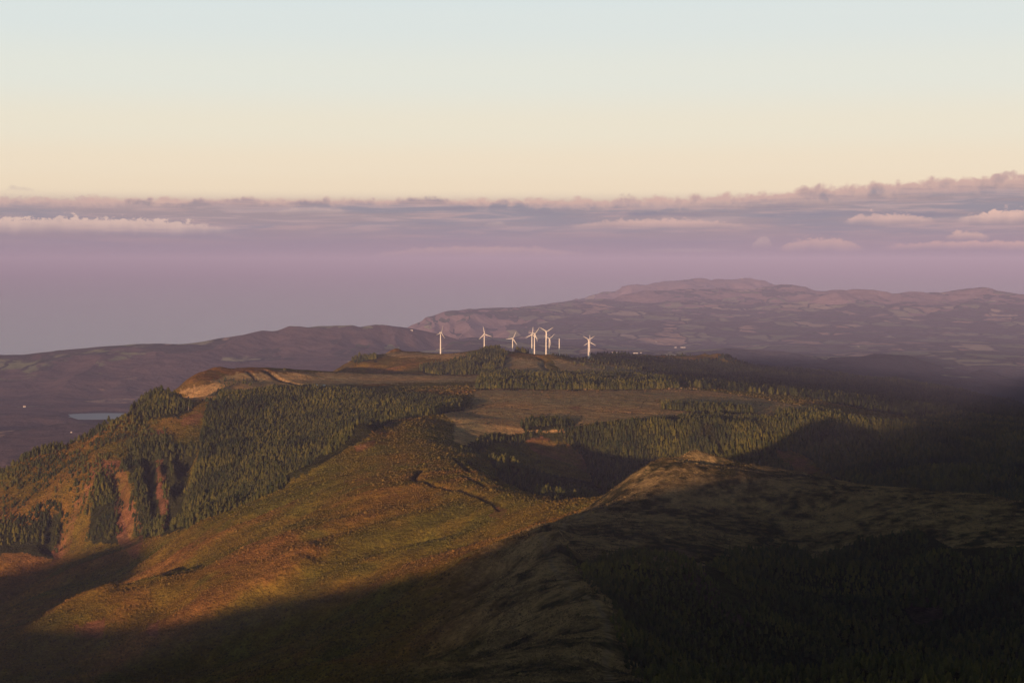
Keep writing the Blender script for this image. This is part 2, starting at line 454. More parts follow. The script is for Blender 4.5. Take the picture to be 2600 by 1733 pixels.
SH = [sun_sh(*p) for p in [(225, 1650, 1610), (507, 1570, 1640), (620, 1527, 1630), (873, 1507, 1530), (1070, 1470, 1210), (1400, 1335, 1290), (1640, 1268, 1400), (1740, 1212, 1455),
                           (1880, 1178, 1480), (2060, 1105, 2470)]]
SH.sort()
print("SHADOW", [(round(a), round(b)) for a, b in SH])
SH = [(a, b - 3) for a, b in SH if a < -250]
hs = [(-3000, -420), (-1482, -340), (-1397, -320), (-1341, -308), (-1270, -282), (-1170, -266), (-1100, -262), (-1038, -259), (-1000, -270), (-965, -288), (-900, -285)] + SH + [(-242, -96), (-195, -97), (-140, -92), (-110, -92), (-60, -50), (0, -42), (150, -40), (500, -40), (900, -60), (1500, -100), (2200, -180)]
hs.sort()
hs_s = np.array([a for a, b in hs])
hs_h = np.array([b for a, b in hs])
TC = -260.0
for s in np.arange(-1500, 2000, 35.0):
    h = np.interp(s, hs_s, hs_h)
    P3.append(np.array([s * CA + TC * SA, -s * SA + TC * CA, h - TC * TE]))
for s in np.arange(-1500, 2000, 250.0):
    h = np.interp(s, hs_s, hs_h)
    t = TC - 260
    P3.append(np.array([s * CA + t * SA, -s * SA + t * CA, h - TC * TE - 85]))
NEAR = RBF(np.array(P3))
RS = Raster(-2800, 2800, -1300, 7100, 10.0)
ZS = NEAR(RS.X, RS.Y)

# fall line streaks: noise smeared along the slope gives gullies and ribs
gy, gx = np.gradient(ZS, RS.c)
slope = np.hypot(gx, gy)
dx, dy = gx / (slope + 1e-3), gy / (slope + 1e-3)


def lic(field, steps, h):
    acc = field.copy()
    wt_ = np.ones_like(field)
    for sg in (1, -1):
        px, py = RS.X.copy(), RS.Y.copy()
        for k in range(steps):
            vx, vy = RS.lin(dx, px, py), RS.lin(dy, px, py)
            px += sg * vx * h
            py += sg * vy * h
            w = 1 - k / steps
            acc += w * RS.lin(field, px, py)
            wt_ += w
    return acc / wt_


n1 = vnoise(RS.X / 34.0, RS.Y / 34.0, 3) + 0.5 * vnoise(RS.X / 17.0, RS.Y / 17.0, 4)
n0 = vnoise(RS.X / 85.0, RS.Y / 85.0, 8) + 0.4 * vnoise(RS.X / 50.0, RS.Y / 50.0, 9)
n2 = rng.standard_normal(ZS.shape)
G1 = lic(n1, 8, 9.0)
G2 = lic(n2, 10, 8.0)
G0 = lic(n0, 10, 13.0)
G0 /= G0.std()
G3 = lic(vnoise(RS.X / 165.0, RS.Y / 165.0, 14) + 0.3 * vnoise(RS.X / 90.0, RS.Y / 90.0, 15), 12, 18.0)
G3 /= G3.std()
G1 /= G1.std()
G2 /= G2.std()
sm = np.clip((slope - 0.10) / 0.25, 0, 1)
print("terrain raster", len(P3), "slope max", slope.max(), np.percentile(slope, 90))


def near_smooth(x, y):
    return RS.cub(ZS, x, y)


def raycast(u, v, D0=300.0, D1=6500.0):
    Ds = np.exp(np.linspace(math.log(D0), math.log(D1), 2500))
    p = unproj(u, v, 1.0)
    z = near_smooth(p[0] * Ds, Ds)
    hit = np.nonzero(z > p[2] * Ds)[0]
    if len(hit) == 0:
        return None
    D = Ds[hit[0]]
    return np.array([p[0] * D, D])


def poly_dist(x, y, line):
    """distance to a polyline and position along it"""
    best = np.full(x.shape, 1e9)
    for (ax, ay), (bx, by) in zip(line[:-1], line[1:]):
        vx, vy = bx - ax, by - ay
        t = np.clip(((x - ax) * vx + (y - ay) * vy) / (vx * vx + vy * vy + 1e-9), 0, 1)
        best = np.minimum(best, np.hypot(x - ax - t * vx, y - ay - t * vy))
    return best


def cast_line(pts, **k):
    o = []
    for p in pts:
        q = raycast(p[0], p[1], **k)
        if q is not None:
            o.append(tuple(q))
    return o


# carved gullies, ditches and tracks: (picture line, width, depth, far start)
CARVE = [([(378, 1150), (384, 1200), (392, 1250), (402, 1300)], 15, 20, 2100), ([(420, 1165), (421, 1190), (424, 1225)], 10, 14, 2100),
         ([(466, 1150), (458, 1190), (448, 1250), (440, 1300), (432, 1345)], 17, 24, 2100), ([(486, 1150), (478, 1200), (466, 1240)], 11, 14, 2100),
         ([(297, 1190), (300, 1240), (310, 1290), (318, 1340)], 12, 12, 2100), ([(140, 1330), (128, 1380), (122, 1420)], 12, 12, 2100), ([(165, 1310), (160, 1350), (150, 1400)], 9, 9, 2100),
         
         ([(545, 1140), (540, 1170)], 8, 7, 2100), ([(1072, 1190), (1060, 1205), (1050, 1220), (1062, 1224), (1100, 1232)], 5, 6, 1600),
         ([(1100, 1232), (1160, 1236), (1220, 1250), (1275, 1275)], 4, 4, 1500), ([(1150, 1160), (1190, 1195), (1250, 1205), (1310, 1232)], 4, 4, 1700), ([(1190, 1165), (1230, 1192), (1275, 1215), (1340, 1236)], 4, 4, 1700),
         ([(1180, 1205), (1230, 1230), (1290, 1245)], 3.5, 3.5, 1600), ([(1500, 1043), (1600, 1048), (1720, 1052), (1880, 1062)], 4, 2.0, 2300), ([(1740, 998), (1850, 1010), (1960, 1024), (2060, 1036), (2190, 1053)], 4, 2.0, 2600),
         ([(1560, 1012), (1650, 1018), (1760, 1024)], 4, 1.5, 2600), ([(1190, 1030), (1300, 1034), (1400, 1040)], 4, 1.5, 2500), ([(920, 997), (1050, 994), (1200, 996)], 6, 2.5, 2900), ([(668, 942), (690, 955), (725, 968), (765, 977)], 8, 7, 3200), ([(625, 944), (640, 960), (648, 967)], 6, 4, 3200),
         ([(1362, 905), (1385, 912), (1375, 922), (1388, 935), (1400, 946)], 9, 7, 3800), ([(330, 1045), (355, 1060), (372, 1080)], 5, 5, 2800)]
CARVES = []
for pts, w_, dp, D0 in CARVE:
    L = cast_line(pts, D0=D0)
    if len(L) > 1:
        CARVES.append((np.array(L), w_, dp))

PATH_A = cast_line([(1555, 1733), (1540, 1690), (1545, 1620), (1538, 1570), (1515, 1530), (1470, 1505), (1425, 1480), (1395, 1455), (1375, 1430), (1385, 1400), (1410, 1375), (1440, 1345), (1500, 1308)])
PATH_B = cast_line([(1545, 1690), (1600, 1700), (1680, 1722), (1740, 1733)])


def height(x, y, fine=True):
    z = near_smooth(x, y)
    s = RS.lin(sm, x, y)
    g1 = RS.cub(G1, x, y)
    g2 = RS.cub(G2, x, y)
    g0 = RS.cub(G0, x, y)
    z = z + s * (6.5 * RS.cub(G3, x, y) + 6.0 * g0 + 3.4 * g1 + 0.7 * g2) * np.clip((y - 60) / 300, 0.05, 1)
    for L, w_, dp in CARVES:
        x0, x1 = L[:, 0].min() - 4 * w_, L[:, 0].max() + 4 * w_
        y0, y1 = L[:, 1].min() - 4 * w_, L[:, 1].max() + 4 * w_
        m = (x > x0) & (x < x1) & (y > y0) & (y < y1)
        if m.any():
            wob = 1 + 0.5 * fbm(x[m], y[m], 22.0, 2, 9)
            dd = poly_dist(x[m], y[m], L) * wob
            z[m] -= dp * np.exp(-(dd / w_) ** 2 * 1.6)
    far = np.clip((np.hypot(x, y) - 350) / 500, 0.1, 1) * np.clip((y - 60) / 300, 0.12, 1)
    z = z + far * (1.8 * fbm(x, y, 190.0, 3, 11) + 0.8 * fbm(x, y, 46.0, 3, 15))
    if fine:
        z = z + far * (0.45 * fbm(x, y, 11.0, 3, 21, 0.6))
    return z


# ------------------------------------------------------------------ masks over the picture, used to plant and colour the land
def inpoly(u, v, poly):
    c = np.zeros(u.shape, bool)
    n = len(poly)
    for i in range(n):
        x0, y0 = poly[i]
        x1, y1 = poly[(i + 1) % n]
        if y0 == y1:
            continue
        c ^= ((y0 > v) != (y1 > v)) & (u < (x1 - x0) * (v - y0) / (y1 - y0) + x0)
    return c


FOREST = {  # name: (polygon, Dmin, Dmax, spacing, tree height)
    'bowl': ([(1380, 1200), (1500, 1215), (1600, 1250), (1700, 1262), (1600, 1300), (1480, 1285), (1400, 1270)], 1650, 2350, 9.0, 3.0),
    'ravine': ([(560, 1001), (640, 995), (700, 982), (780, 983), (900, 992), (1050, 1004), (1175, 1020), (1175, 1041), (1000, 1066), (870, 1145), (700, 1240), (600, 1290), (500, 1335), (440, 1350),
                (450, 1290), (500, 1180), (520, 1060)], 2080, 3200, 4.0, 7.0),
    'lip': ([(370, 1004), (425, 1003), (470, 1022), (500, 1040), (450, 1060), (380, 1062), (320, 1046)], 2700, 3060, 5.4, 9.0),
    'flank': ([(455, 1130), (500, 1130), (470, 1250), (440, 1350), (350, 1372), (345, 1250), (318, 1170), (330, 1130), (400, 1110)], 2100, 2900, 5.2, 8.0),
    'flank_b': ([(245, 1205), (285, 1190), (300, 1260), (330, 1380), (230, 1380), (230, 1290)], 2050, 2900, 5.2, 7.5),
    'flank_c': ([(-200, 1310), (60, 1330), (160, 1300), (150, 1420), (40, 1400), (-200, 1450)], 2050, 2900, 5.5, 7.5),
    'far_wall': ([(1430, 1098), (1560, 1078), (1650, 1066), (1800, 1061), (1950, 1064), (2080, 1060), (2200, 1075), (2290, 1072), (2400, 1060), (2700, 1060), (2700, 1300), (2300, 1300), (2120, 1215),
                  (2080, 1180), (2015, 1140), (1955, 1146), (2020, 1200), (1760, 1240), (1700, 1262), (1600, 1262), (1520, 1225), (1490, 1190), (1480, 1150), (1435, 1125)], 1950, 3000, 4.1, 6.9),
    'rim_wood': ([(1180, 1132), (1230, 1105), (1300, 1098), (1440, 1098), (1440, 1118), (1340, 1115), (1260, 1120), (1200, 1150)], 2200, 2600, 5.5, 6.5),
    'rim_clump': ([(1320, 1080), (1350, 1062), (1400, 1060), (1450, 1066), (1462, 1080), (1430, 1090), (1330, 1092)], 2450, 2750, 5.5, 6.5),
    'rib_wood': ([(1242, 1160), (1262, 1140), (1300, 1150), (1380, 1190), (1430, 1212), (1520, 1245), (1480, 1262), (1452, 1268), (1385, 1265), (1370, 1240), (1300, 1212), (1250, 1185)], 1750, 2250, 5.2, 8.0),
    'far_right': ([(1500, 904), (1560, 899), (1850, 920), (1990, 925), (2200, 960), (2700, 1010), (2700, 1070), (2310, 1070), (2290, 1055), (2200, 1040), (2070, 1012), (1990, 1000), (1770, 984), (1740, 958),
                   (1640, 936), (1560, 924), (1500, 916)], 2650, 6100, 8.5, 8.0),
    'belt_a': ([(1212, 975), (1400, 976), (1725, 972), (1725, 986), (1500, 989), (1210, 989)], 3000, 3600, 4.6, 10.0),
    'belt_b': ([(1225, 948), (1370, 950), (1500, 957), (1690, 964), (1700, 970), (1500, 969), (1220, 957)], 3400, 3900, 4.6, 8.0),
    'belt_c': ([(1680, 1028), (1800, 1031), (1920, 1048), (1850, 1051), (1680, 1037)], 2500, 3100, 4.5, 8.0),
    'belt_d': ([(1975, 1050), (2080, 1046), (2150, 1060), (2090, 1068), (1965, 1055)], 2500, 3100, 4.5, 8.0),
    'knoll': ([(1195, 902), (1231, 889), (1254, 884), (1290, 897), (1275, 935), (1240, 950), (1110, 952), (1075, 948), (1062, 935), (1140, 920)], 3700, 4420, 5.5, 7.5),
    'mesa_edge': ([(895, 904), (952, 902), (955, 914), (895, 918)], 4150, 4420, 5.2, 7.5),
    'mesa_top': ([(1305, 890), (1345, 900), (1320, 905)], 4300, 4600, 7.0, 9.0),
    'near_ravine': ([(1480, 1436), (1600, 1432), (1680, 1450), (1740, 1450), (1800, 1432), (1870, 1404), (2020, 1402), (2060, 1436), (2120, 1400), (2200, 1372), (2330, 1345), (2420, 1392), (2700, 1385),
                     (2700, 1900), (1750, 1900), (1640, 1720), (1590, 1640), (1578, 1540), (1530, 1490), (1490, 1465)], 480, 1350, 3.1, 3.5),
}
GAPS = [[(1690, 1385), (1762, 1395), (1800, 1460), (1850, 1530), (1915, 1590), (1880, 1588), (1800, 1530), (1735, 1465)], [(2300, 1490), (2400, 1492), (2395, 1570), (2330, 1585), (2290, 1540)],
        [(1420, 1120), (1370, 1108), (1330, 1118), (1360, 1150), (1440, 1175), (1500, 1205), (1480, 1150)], [(1958, 1143), (2010, 1140), (2080, 1195), (2040, 1215), (1990, 1170)],
        [(1780, 1115), (1800, 1120), (1850, 1170), (1830, 1180), (1790, 1140)]]
SCARS = [  # red soil: polygon, Dmin, Dmax
    ([(250, 1170), (310, 1170), (320, 1200), (330, 1250), (355, 1320), (365, 1380), (345, 1420), (300, 1380), (290, 1300), (285, 1230), (270, 1200), (235, 1215), (230, 1190)], 2000, 3000),
    ([(215, 1230), (240, 1220), (190, 1320), (170, 1400), (130, 1440), (140, 1380), (175, 1310)], 2000, 3000),
    ([(455, 1062), (510, 1045), (516, 1058), (500, 1075), (462, 1080)], 2400, 3100), ([(375, 1100), (410, 1090), (428, 1105), (405, 1122), (375, 1118)], 2400, 3100),
    ([(395, 1150), (412, 1160), (425, 1250), (430, 1330), (410, 1350), (400, 1280)], 2000, 3000), ([(1255, 1292), (1290, 1290), (1270, 1315), (1240, 1312)], 1300, 1700), ([(195, 1590), (270, 1570), (262, 1620), (180, 1615)], 1400, 1750),
    ([(380, 1580), (410, 1575), (400, 1620), (375, 1610)], 1400, 1750), ([(1420, 1120), (1370, 1108), (1330, 1118), (1360, 1150), (1440, 1175), (1500, 1205), (1480, 1150)], 2150, 2550),
    ([(1695, 1390), (1762, 1395), (1800, 1460), (1850, 1530), (1915, 1590), (1880, 1588), (1800, 1530), (1735, 1465)], 700, 1400), ([(2300, 1490), (2400, 1492), (2395, 1570), (2330, 1585), (2290, 1540)], 700, 1400),
    ([(900, 1130), (960, 1110), (950, 1130), (905, 1150)], 1900, 2400), ([(1440, 1035), (1480, 1030), (1470, 1045)], 2600, 3100), ([(1970, 1146), (2010, 1140), (2080, 1195), (2040, 1215), (1990, 1170)], 2000, 2500)]
TAN = [  # dry plateau grass, tan and russet
    ([(1120, 1045), (1200, 1035), (1200, 1000), (1215, 988), (1500, 990), (1720, 987), (1800, 990), (2290, 1072), (2100, 1066), (1800, 1064), (1600, 1064), (1480, 1078), (1440, 1100), (1250, 1100), (1180, 1130), (1150, 1120), (1150, 1070)], 2300, 3400),
    ([(1200, 953), (1500, 966), (1720, 969), (1730, 976), (1215, 976)], 3200, 3950),
    ([(600, 945), (850, 946), (1230, 955), (1220, 966), (900, 976), (700, 985), (430, 1003), (520, 975)], 3150, 3950), ([(430, 1003), (640, 985), (620, 1000), (500, 1020)], 2900, 3300),
    ([(950, 893), (1200, 898), (1180, 912), (1000, 905)], 4100, 4600), ([(1290, 905), (1380, 915), (1390, 945), (1260, 945)], 3800, 4400), ([(1400, 912), (1600, 930), (1640, 945), (1430, 950)], 3800, 4500)]


def zone(x, y, z):
    """returns albedo colour for each ground point and a scrub density"""
    u, v = project(x, y, z)
    D = y
    n1_ = fbm(x, y, 120.0, 4, 31)
    n2_ = fbm(x, y, 28.0, 4, 41)
    n3_ = fbm(x, y, 6.0, 3, 51)
    g = RS.cub(G1, x, y)
    g2 = RS.cub(G2, x, y)
    uw, vw = u + 9 * n2_ + 4 * n3_, v + 5 * n3_ + 4 * n2_
    C = np.empty(x.shape + (3,))
    g0 = RS.cub(G0, x, y)
    heath = np.array([0.180, 0.104, 0.018])
    olive = np.array([0.112, 0.098, 0.014])
    rust = np.array([0.230, 0.110, 0.032])
    t = np.clip(0.5 + 0.8 * n1_ + 0.4 * n2_ + 0.10 * g2 + 0.16 * g0, 0, 1)[..., None]
    C[:] = olive * (1 - t) + heath * t
    t = np.clip((n1_ * 0.7 + 0.16 * g + 0.14 * g2 + 0.14 * g0 + 0.3 * n3_ - 0.22) * 1.5, 0, 1)[..., None]
    C = C * (1 - t) + rust * t
    # bright green-yellow patches
    t = np.clip((fbm(x, y, 60.0, 3, 77) - 0.32) * 4, 0, 1)[..., None] * 0.7
    C = C * (1 - t) + np.array([0.115, 0.105, 0.018]) * t
    for poly, d0, d1 in TAN:
        m = inpoly(uw, vw, poly) & (D > d0) & (D < d1)
        tt = np.clip(0.55 + 0.8 * fbm(x[m], y[m], 90.0, 4, 61) + 0.4 * n3_[m], 0, 1)[..., None]
        C[m] = np.array([0.30, 0.245, 0.12]) * (1 - tt) + np.array([0.45, 0.27, 0.11]) * tt
    # golden grass on the round hill and on the saddle, scrubby in the hollows
    hill = (D < 1520) & (D > 520) & (z > -232) & (x > -60)
    tt = np.clip(0.60 + 1.15 * n2_ + 0.9 * n3_ + 0.4 * n1_, 0, 1)[..., None]
    Ch = np.array([0.034, 0.034, 0.014]) * (1 - tt) + np.array([0.27, 0.19, 0.085]) * tt
    k = (np.clip((x + 60) / 60, 0, 1) * hill)[..., None]
    C = C * (1 - k) + Ch * k
    for poly, d0, d1, *_ in FOREST.values():
        m = inpoly(uw, vw, poly) & (D > d0) & (D < d1)
        C[m] = np.array([0.032, 0.034, 0.013])
    for poly, d0, d1 in SCARS:
        m = inpoly(uw, vw, poly) & (D > d0) & (D < d1)
        q = np.clip(0.75 + 0.6 * n2_[m] + 0.5 * n3_[m] + 0.1 * g2[m], 0, 1.2)[..., None]
        q = q * 0.72
        C[m] = C[m] * (1 - np.minimum(q, 1)) + (np.array([0.23, 0.095, 0.055]) if d1 > 1450 else np.array([0.075, 0.046, 0.040])) * q
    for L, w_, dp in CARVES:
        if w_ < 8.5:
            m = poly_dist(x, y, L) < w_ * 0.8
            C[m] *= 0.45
    for L, wd in ((PATH_A, 1.5), (PATH_B, 1.1)):
        dd = poly_dist(x + 2.5 * n2_, y, L)
        m = dd < wd * 2.2
        q = (np.clip(1.4 - dd[m] / wd, 0, 1) * np.clip(0.55 + 1.2 * n3_[m] + 0.5 * n2_[m], 0.1, 0.9))[..., None]
        C[m] = C[m] * (1 - q) + np.array([0.20, 0.15, 0.09]) * q
    return C


def mesh_obj(name, verts, faces, mat=None, parent=None, smooth=False, colors=None):
    me = bpy.data.meshes.new(name)
    verts = np.asarray(verts, dtype=np.float32)
    faces = np.asarray(faces, dtype=np.int32)
    me.vertices.add(len(verts))
    me.vertices.foreach_set('co', verts.ravel())
    nf, k = faces.shape
    me.loops.add(nf * k)
    me.loops.foreach_set('vertex_index', faces.ravel())
    me.polygons.add(nf)
    me.polygons.foreach_set('loop_start', np.arange(0, nf * k, k, dtype=np.int32))
    me.polygons.foreach_set('loop_total', np.full(nf, k, dtype=np.int32))
    me.polygons.foreach_set('use_smooth', np.full(nf, smooth, dtype=bool))
    if colors is not None:
        at = me.color_attributes.new('soil', 'FLOAT_COLOR', 'POINT')
        c4 = np.ones((len(verts), 4), dtype=np.float32)
        c4[:, :3] = colors
        at.data.foreach_set('color', c4.ravel())
    me.update()
    me.validate()
    if mat:
        me.materials.append(mat)
    o = bpy.data.objects.new(name, me)
    scene.collection.objects.link(o)
    if parent:
        o.parent = parent
    return o


def grid_faces(nr, nc, wrap=False):
    i = np.arange(nr - 1)[:, None] * nc
    j = np.arange(nc - 1)[None, :]
    a = (i + j).ravel()
    return np.stack([a, a + 1, a + nc + 1, a + nc], 1)


def principled(name, rough=0.9, spec=0.1):
    m = bpy.data.materials.new(name)
    m.use_nodes = True
    m.node_tree.nodes.clear()
    T = NT(m.node_tree)
    o = T.n('ShaderNodeOutputMaterial')
    b = T.n('ShaderNodeBsdfPrincipled')
    b.inputs['Roughness'].default_value = rough
    b.inputs['Specular IOR Level'].default_value = spec
    T.link(b.outputs[0], o.inputs[0])
    return m, T, b


def ground_material():
    m, T, b = principled("heath_ground", 1.0, 0.0)
    at = T.n('ShaderNodeAttribute', attribute_name='soil')
    geo = T.n('ShaderNodeNewGeometry')
    P = geo.outputs['Position']
    a = T.noise(P, 0.35, 5.0, 0.65)
    c = T.noise(P, 0.06, 4.0, 0.6)
    f = T.m('MULTIPLY', T.smooth(a, 0.25, 0.75, 0.65, 1.4), T.smooth(c, 0.3, 0.7, 0.75, 1.3))
    sc = T.n('ShaderNodeVectorMath', operation='SCALE')
    T.link(at.outputs['Color'], sc.inputs[0])
    T.link(f, sc.inputs['Scale'])
    T.link(sc.outputs[0], b.inputs['Base Color'])
    bump = T.n('ShaderNodeBump')
    bump.inputs['Strength'].default_value = 0.8
    bump.inputs['Distance'].default_value = 4.5
    T.link(T.m('ADD', T.noise(P, 0.22, 5.0, 0.65), T.m('MULTIPLY', T.noise(P, 0.05, 3.0, 0.5), 1.6)), bump.inputs['Height'])
    T.link(bump.outputs[0], b.inputs['Normal'])
    return m


# polar sheet round the camera: finest where the view looks
ang = np.concatenate([np.linspace(-180, -40, 60)[:-1], np.linspace(-40, -18.3, 60)[:-1], np.linspace(-18.3, 18.3, 1050), np.linspace(18.3, 40, 60)[1:], np.linspace(40, 180, 60)[1:]])
r1 = np.exp(np.linspace(math.log(25), math.log(560), 90))
r2 = np.exp(np.linspace(math.log(560), math.log(3200), 1000))[1:]
r3 = np.exp(np.linspace(math.log(3200), math.log(7000), 300))[1:]
rad = np.concatenate([[4.0, 12.0], r1, r2, r3])
Rr, Aa = np.meshgrid(rad, np.radians(ang), indexing='ij')
gxw, gyw = Rr * np.sin(Aa), Rr * np.cos(Aa)
gz = height(gxw, gyw)
gz -= np.clip((Rr - 6300) / 700, 0, 1) ** 2 * 300          # the far edge sinks under the lowland sheet
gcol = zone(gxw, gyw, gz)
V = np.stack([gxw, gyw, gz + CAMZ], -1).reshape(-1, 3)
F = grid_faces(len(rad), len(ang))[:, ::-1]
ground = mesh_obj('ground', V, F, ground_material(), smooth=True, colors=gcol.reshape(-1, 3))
ground['kind'] = 'structure'
print("ground verts", len(V))

# ------------------------------------------------------------------ far country
FL = [
    [(-300, 905, 12000), (0, 897, 12000), (61, 896, 12000), (99, 888, 12000), (221, 880, 12000), (343, 874, 12000), (453, 870, 12000), (514, 860, 12100), (564, 851, 12200), (602, 842, 12300), (696, 833, 12500),
     (735, 827, 12600), (895, 824, 12800), (934, 831, 12900), (972, 823, 13000), (1039, 830, 13300), (1099, 837, 13500), (1146, 843, 13600), (1250, 862, 13800)],
    [(1011, 819, 20000), (1050, 808, 21000), (1133, 797, 22000), (1200, 790, 23000), (1300, 776, 25000), (1394, 768, 26000), (1521, 752, 27000), (1643, 738, 28000), (1740, 741, 28500), (1852, 741, 28500),
     (1950, 729, 28500), (2020, 728, 28500), (2073, 738, 28000), (2125, 749, 27500), (2158, 727, 26500), (2217, 729, 26500), (2267, 735, 26500), (2350, 740, 26500), (2405, 736, 26500), (2515, 741, 26000),
     (2600, 752, 25500), (2800, 770, 25000)],
    [(1394, 769, 33000), (1521, 750, 33500), (1600, 728, 34000), (1643, 719, 34000), (1742, 717, 34500), (1800, 710, 35000), (1841, 707, 35000), (1908, 711, 35000), (1990, 725, 34500), (2073, 760, 34000), (2160, 790, 34000)],
    [(1760, 915, 11000), (1808, 904, 11200), (1852, 885, 11500), (1908, 887, 11500), (1990, 893, 11500), (2080, 900, 11500)],
    [(2040, 928, 9500), (2073, 918, 9500), (2156, 896, 9500), (2212, 891, 9500), (2294, 889, 9500), (2350, 901, 9500), (2405, 910, 9500), (2460, 924, 9400), (2543, 951, 9300), (2640, 975, 9200)],
    [(2330, 988, 7500), (2360, 980, 7500), (2410, 968, 7500), (2455, 962, 7500), (2519, 970, 7500), (2551, 983, 7500), (2640, 1000, 7400)],
    [(-200, 1095, 7400), (0, 1091, 7500), (70, 1090, 7500), (110, 1079, 7500), (150, 1071, 7500), (205, 1073, 7500), (260, 1085, 7400)],
    [(60, 1165, 5600), (120, 1132, 5600), (150, 1110, 5600), (190, 1092, 5600), (250, 1070, 5600), (310, 1052, 5600), (420, 1020, 5600)],
    [(-100, 1060, 8600), (0, 1062, 8600), (30, 1052, 8500), (60, 1050, 8500), (120, 1053, 8500), (180, 1055, 8450), (215, 1066, 8450), (250, 1072, 8500)],
    [(40, 1046, 9000), (70, 1042, 9100), (95, 1040, 9100), (110, 1046, 9000)],
]
FP = [(200, 960, 10500), (0, 1000, 10200), (100, 960, 10700), (400, 980, 10300), (600, 930, 10900), (800, 900, 11600), (900, 885, 12000), (1050, 885, 12600), (500, 1000, 10000), (300, 1040, 9500), (100, 1030, 9500),
      (700, 960, 10600), (300, 920, 11100), (500, 900, 11400), (-200, 980, 10500), (-200, 1060, 9000), (0, 1040, 9300), (850, 860, 12300), (1000, 860, 12700),
      (1200, 890, 14500), (1400, 885, 15500), (1300, 860, 16500), (1600, 898, 15500), (1700, 880, 17500), (2000, 895, 15500), (2600, 905, 14500), (1900, 925, 9800), (2000, 930, 8600), (2200, 958, 7900), (2300, 965, 8200),
      (1950, 880, 16000), (2300, 880, 15500), (2500, 890, 14000), (2600, 930, 11500), (1100, 850, 16500), (1300, 820, 20000), (1150, 825, 19500), (1500, 800, 22000), (1500, 840, 19000), (1700, 790, 23500), (1800, 820, 20500),
      (1900, 785, 24000), (2100, 800, 22500), (2300, 785, 23500), (2300, 830, 20000), (2500, 795, 22500), (2500, 840, 19500), (2000, 850, 18500), (1700, 850, 18500), (2600, 860, 18500), (1400, 860, 17500),
      (2800, 830, 20000), (1650, 765, 26000), (1900, 760, 26500), (2150, 765, 25000), (2400, 765, 25000), (1560, 860, 17500), (2400, 870, 16500),
      (50, 1120, 7000), (0, 1160, 6600), (-200, 1160, 6600), (150, 1140, 6400), (240, 1100, 6500)]
q3 = [p for L in FL for p in samp(L, 420.0)] + [unproj(*p) for p in FP]
for (u, v, D), dD, dz in [((99, 888, 12000), 1500, -420), ((343, 874, 12000), 1500, -430), ((602, 842, 12300), 1800, -460), ((895, 824, 12800), 2200, -450), ((1146, 843, 13600), 1500, -160),
                          ((1050, 808, 21000), 2500, -350), ((1300, 776, 25000), 2500, -350), ((1521, 752, 27000), 2500, -250), ((1740, 741, 28500), 2000, -200), ((1950, 729, 28500), 2000, -220),
                          ((2217, 731, 26500), 3000, -350), ((2515, 741, 26000), 3000, -350), ((1600, 728, 34000), 2500, -500), ((1841, 707, 35000), 2500, -600), ((2073, 740, 34000), 2500, -350),
                          ((1908, 887, 11500), 1300, -130), ((2212, 891, 9500), 1300, -230), ((2350, 901, 9500), 1300, -220), ((2543, 951, 9300), 1300, -150), ((2455, 962, 7500), 800, -70),
                          ((110, 1079, 7500), 500, -90), ((190, 1092, 5600), 500, -140), ((310, 1052, 5600), 500, -140), ((60, 1050, 8500), 280, -30)]:
    p = unproj(u, v, D)
    k = (D + dD) / D
    q3.append(np.array([p[0] * k, D + dD, p[2] + dz]))
for u in range(-3000, 6000, 600):
    q3.append(np.array([(u - 1300) / FPX * 5200, 5200, -830]))
    q3.append(np.array([(u - 1300) / FPX * 6000, 6000, -800]))
    q3.append(np.array([(u - 1300) / FPX * 40000, 40000, -1180]))
for u in list(range(-3000, 900, 500)) + [800, 920, 965]:
    for D in (15800, 18000, 20000, 23000, 26000, 30000, 34000, 38000):
        q3.append(np.array([(u - 1300) / FPX * D, D, -1240]))
for u in (1000, 1040):
    for D in (34000, 38000):
        q3.append(np.array([(u - 1300) / FPX * D, D, -1240]))
# the lake bed
for u in (185, 215, 250, 290):
    for D in (8820, 8950, 9080):
        q3.append(np.array([(u - 1300) / FPX * D, D, -832]))
for u in (150, 170, 320, 350, 400):
    q3.append(np.array([(u - 1300) / FPX * 8950, 8950, -796]))
for u in (180, 240, 300):
    q3.append(np.array([(u - 1300) / FPX * 9300, 9300, -797]))
FAR = RBF(np.array(q3), 5000.0, 0.0002)


RF = Raster(-15000, 15000, 5000, 40200, 200.0)
ZF = FAR(RF.X, RF.Y)
fgy, fgx = np.gradient(ZF, RF.c)
SF = np.hypot(fgx, fgy)


def far_height(x, y):
    z = FAR(x, y)
    fold = np.clip((RF.lin(SF, x, y) - 0.05) / 0.16, 0, 1)
    r = np.hypot(x, y)
    k = np.clip((r - 6500) / 8000, 0.25, 1.9)
    rid = 1 - np.abs(fbm(x, y, 1500.0, 5, 81)) * 2.2
    steep = np.clip((z + 860) / 260, 0.08, 1.0)
    z = z + k * steep * (14 + 26 * np.clip((r - 15000) / 5000, 0, 1)) * ((rid - 0.55) +  fbm(x, y, 2600.0, 4, 88)) + 5 * k * fbm(x, y, 380.0, 4, 90)
    wx = x + 260 * fbm(x, y, 1800.0, 3, 95)
    z = z - fold * np.clip(r / 11000, 0.6, 1.8) * 130 * np.abs(fbm(wx, y * 0.30, 760.0, 4, 97)) * 1.6
    lake = np.hypot((x - (240 - 1300) / FPX * 8950) / 190.0, (y - 8950) / 190.0)
    return z - 14 * np.exp(-lake ** 4)


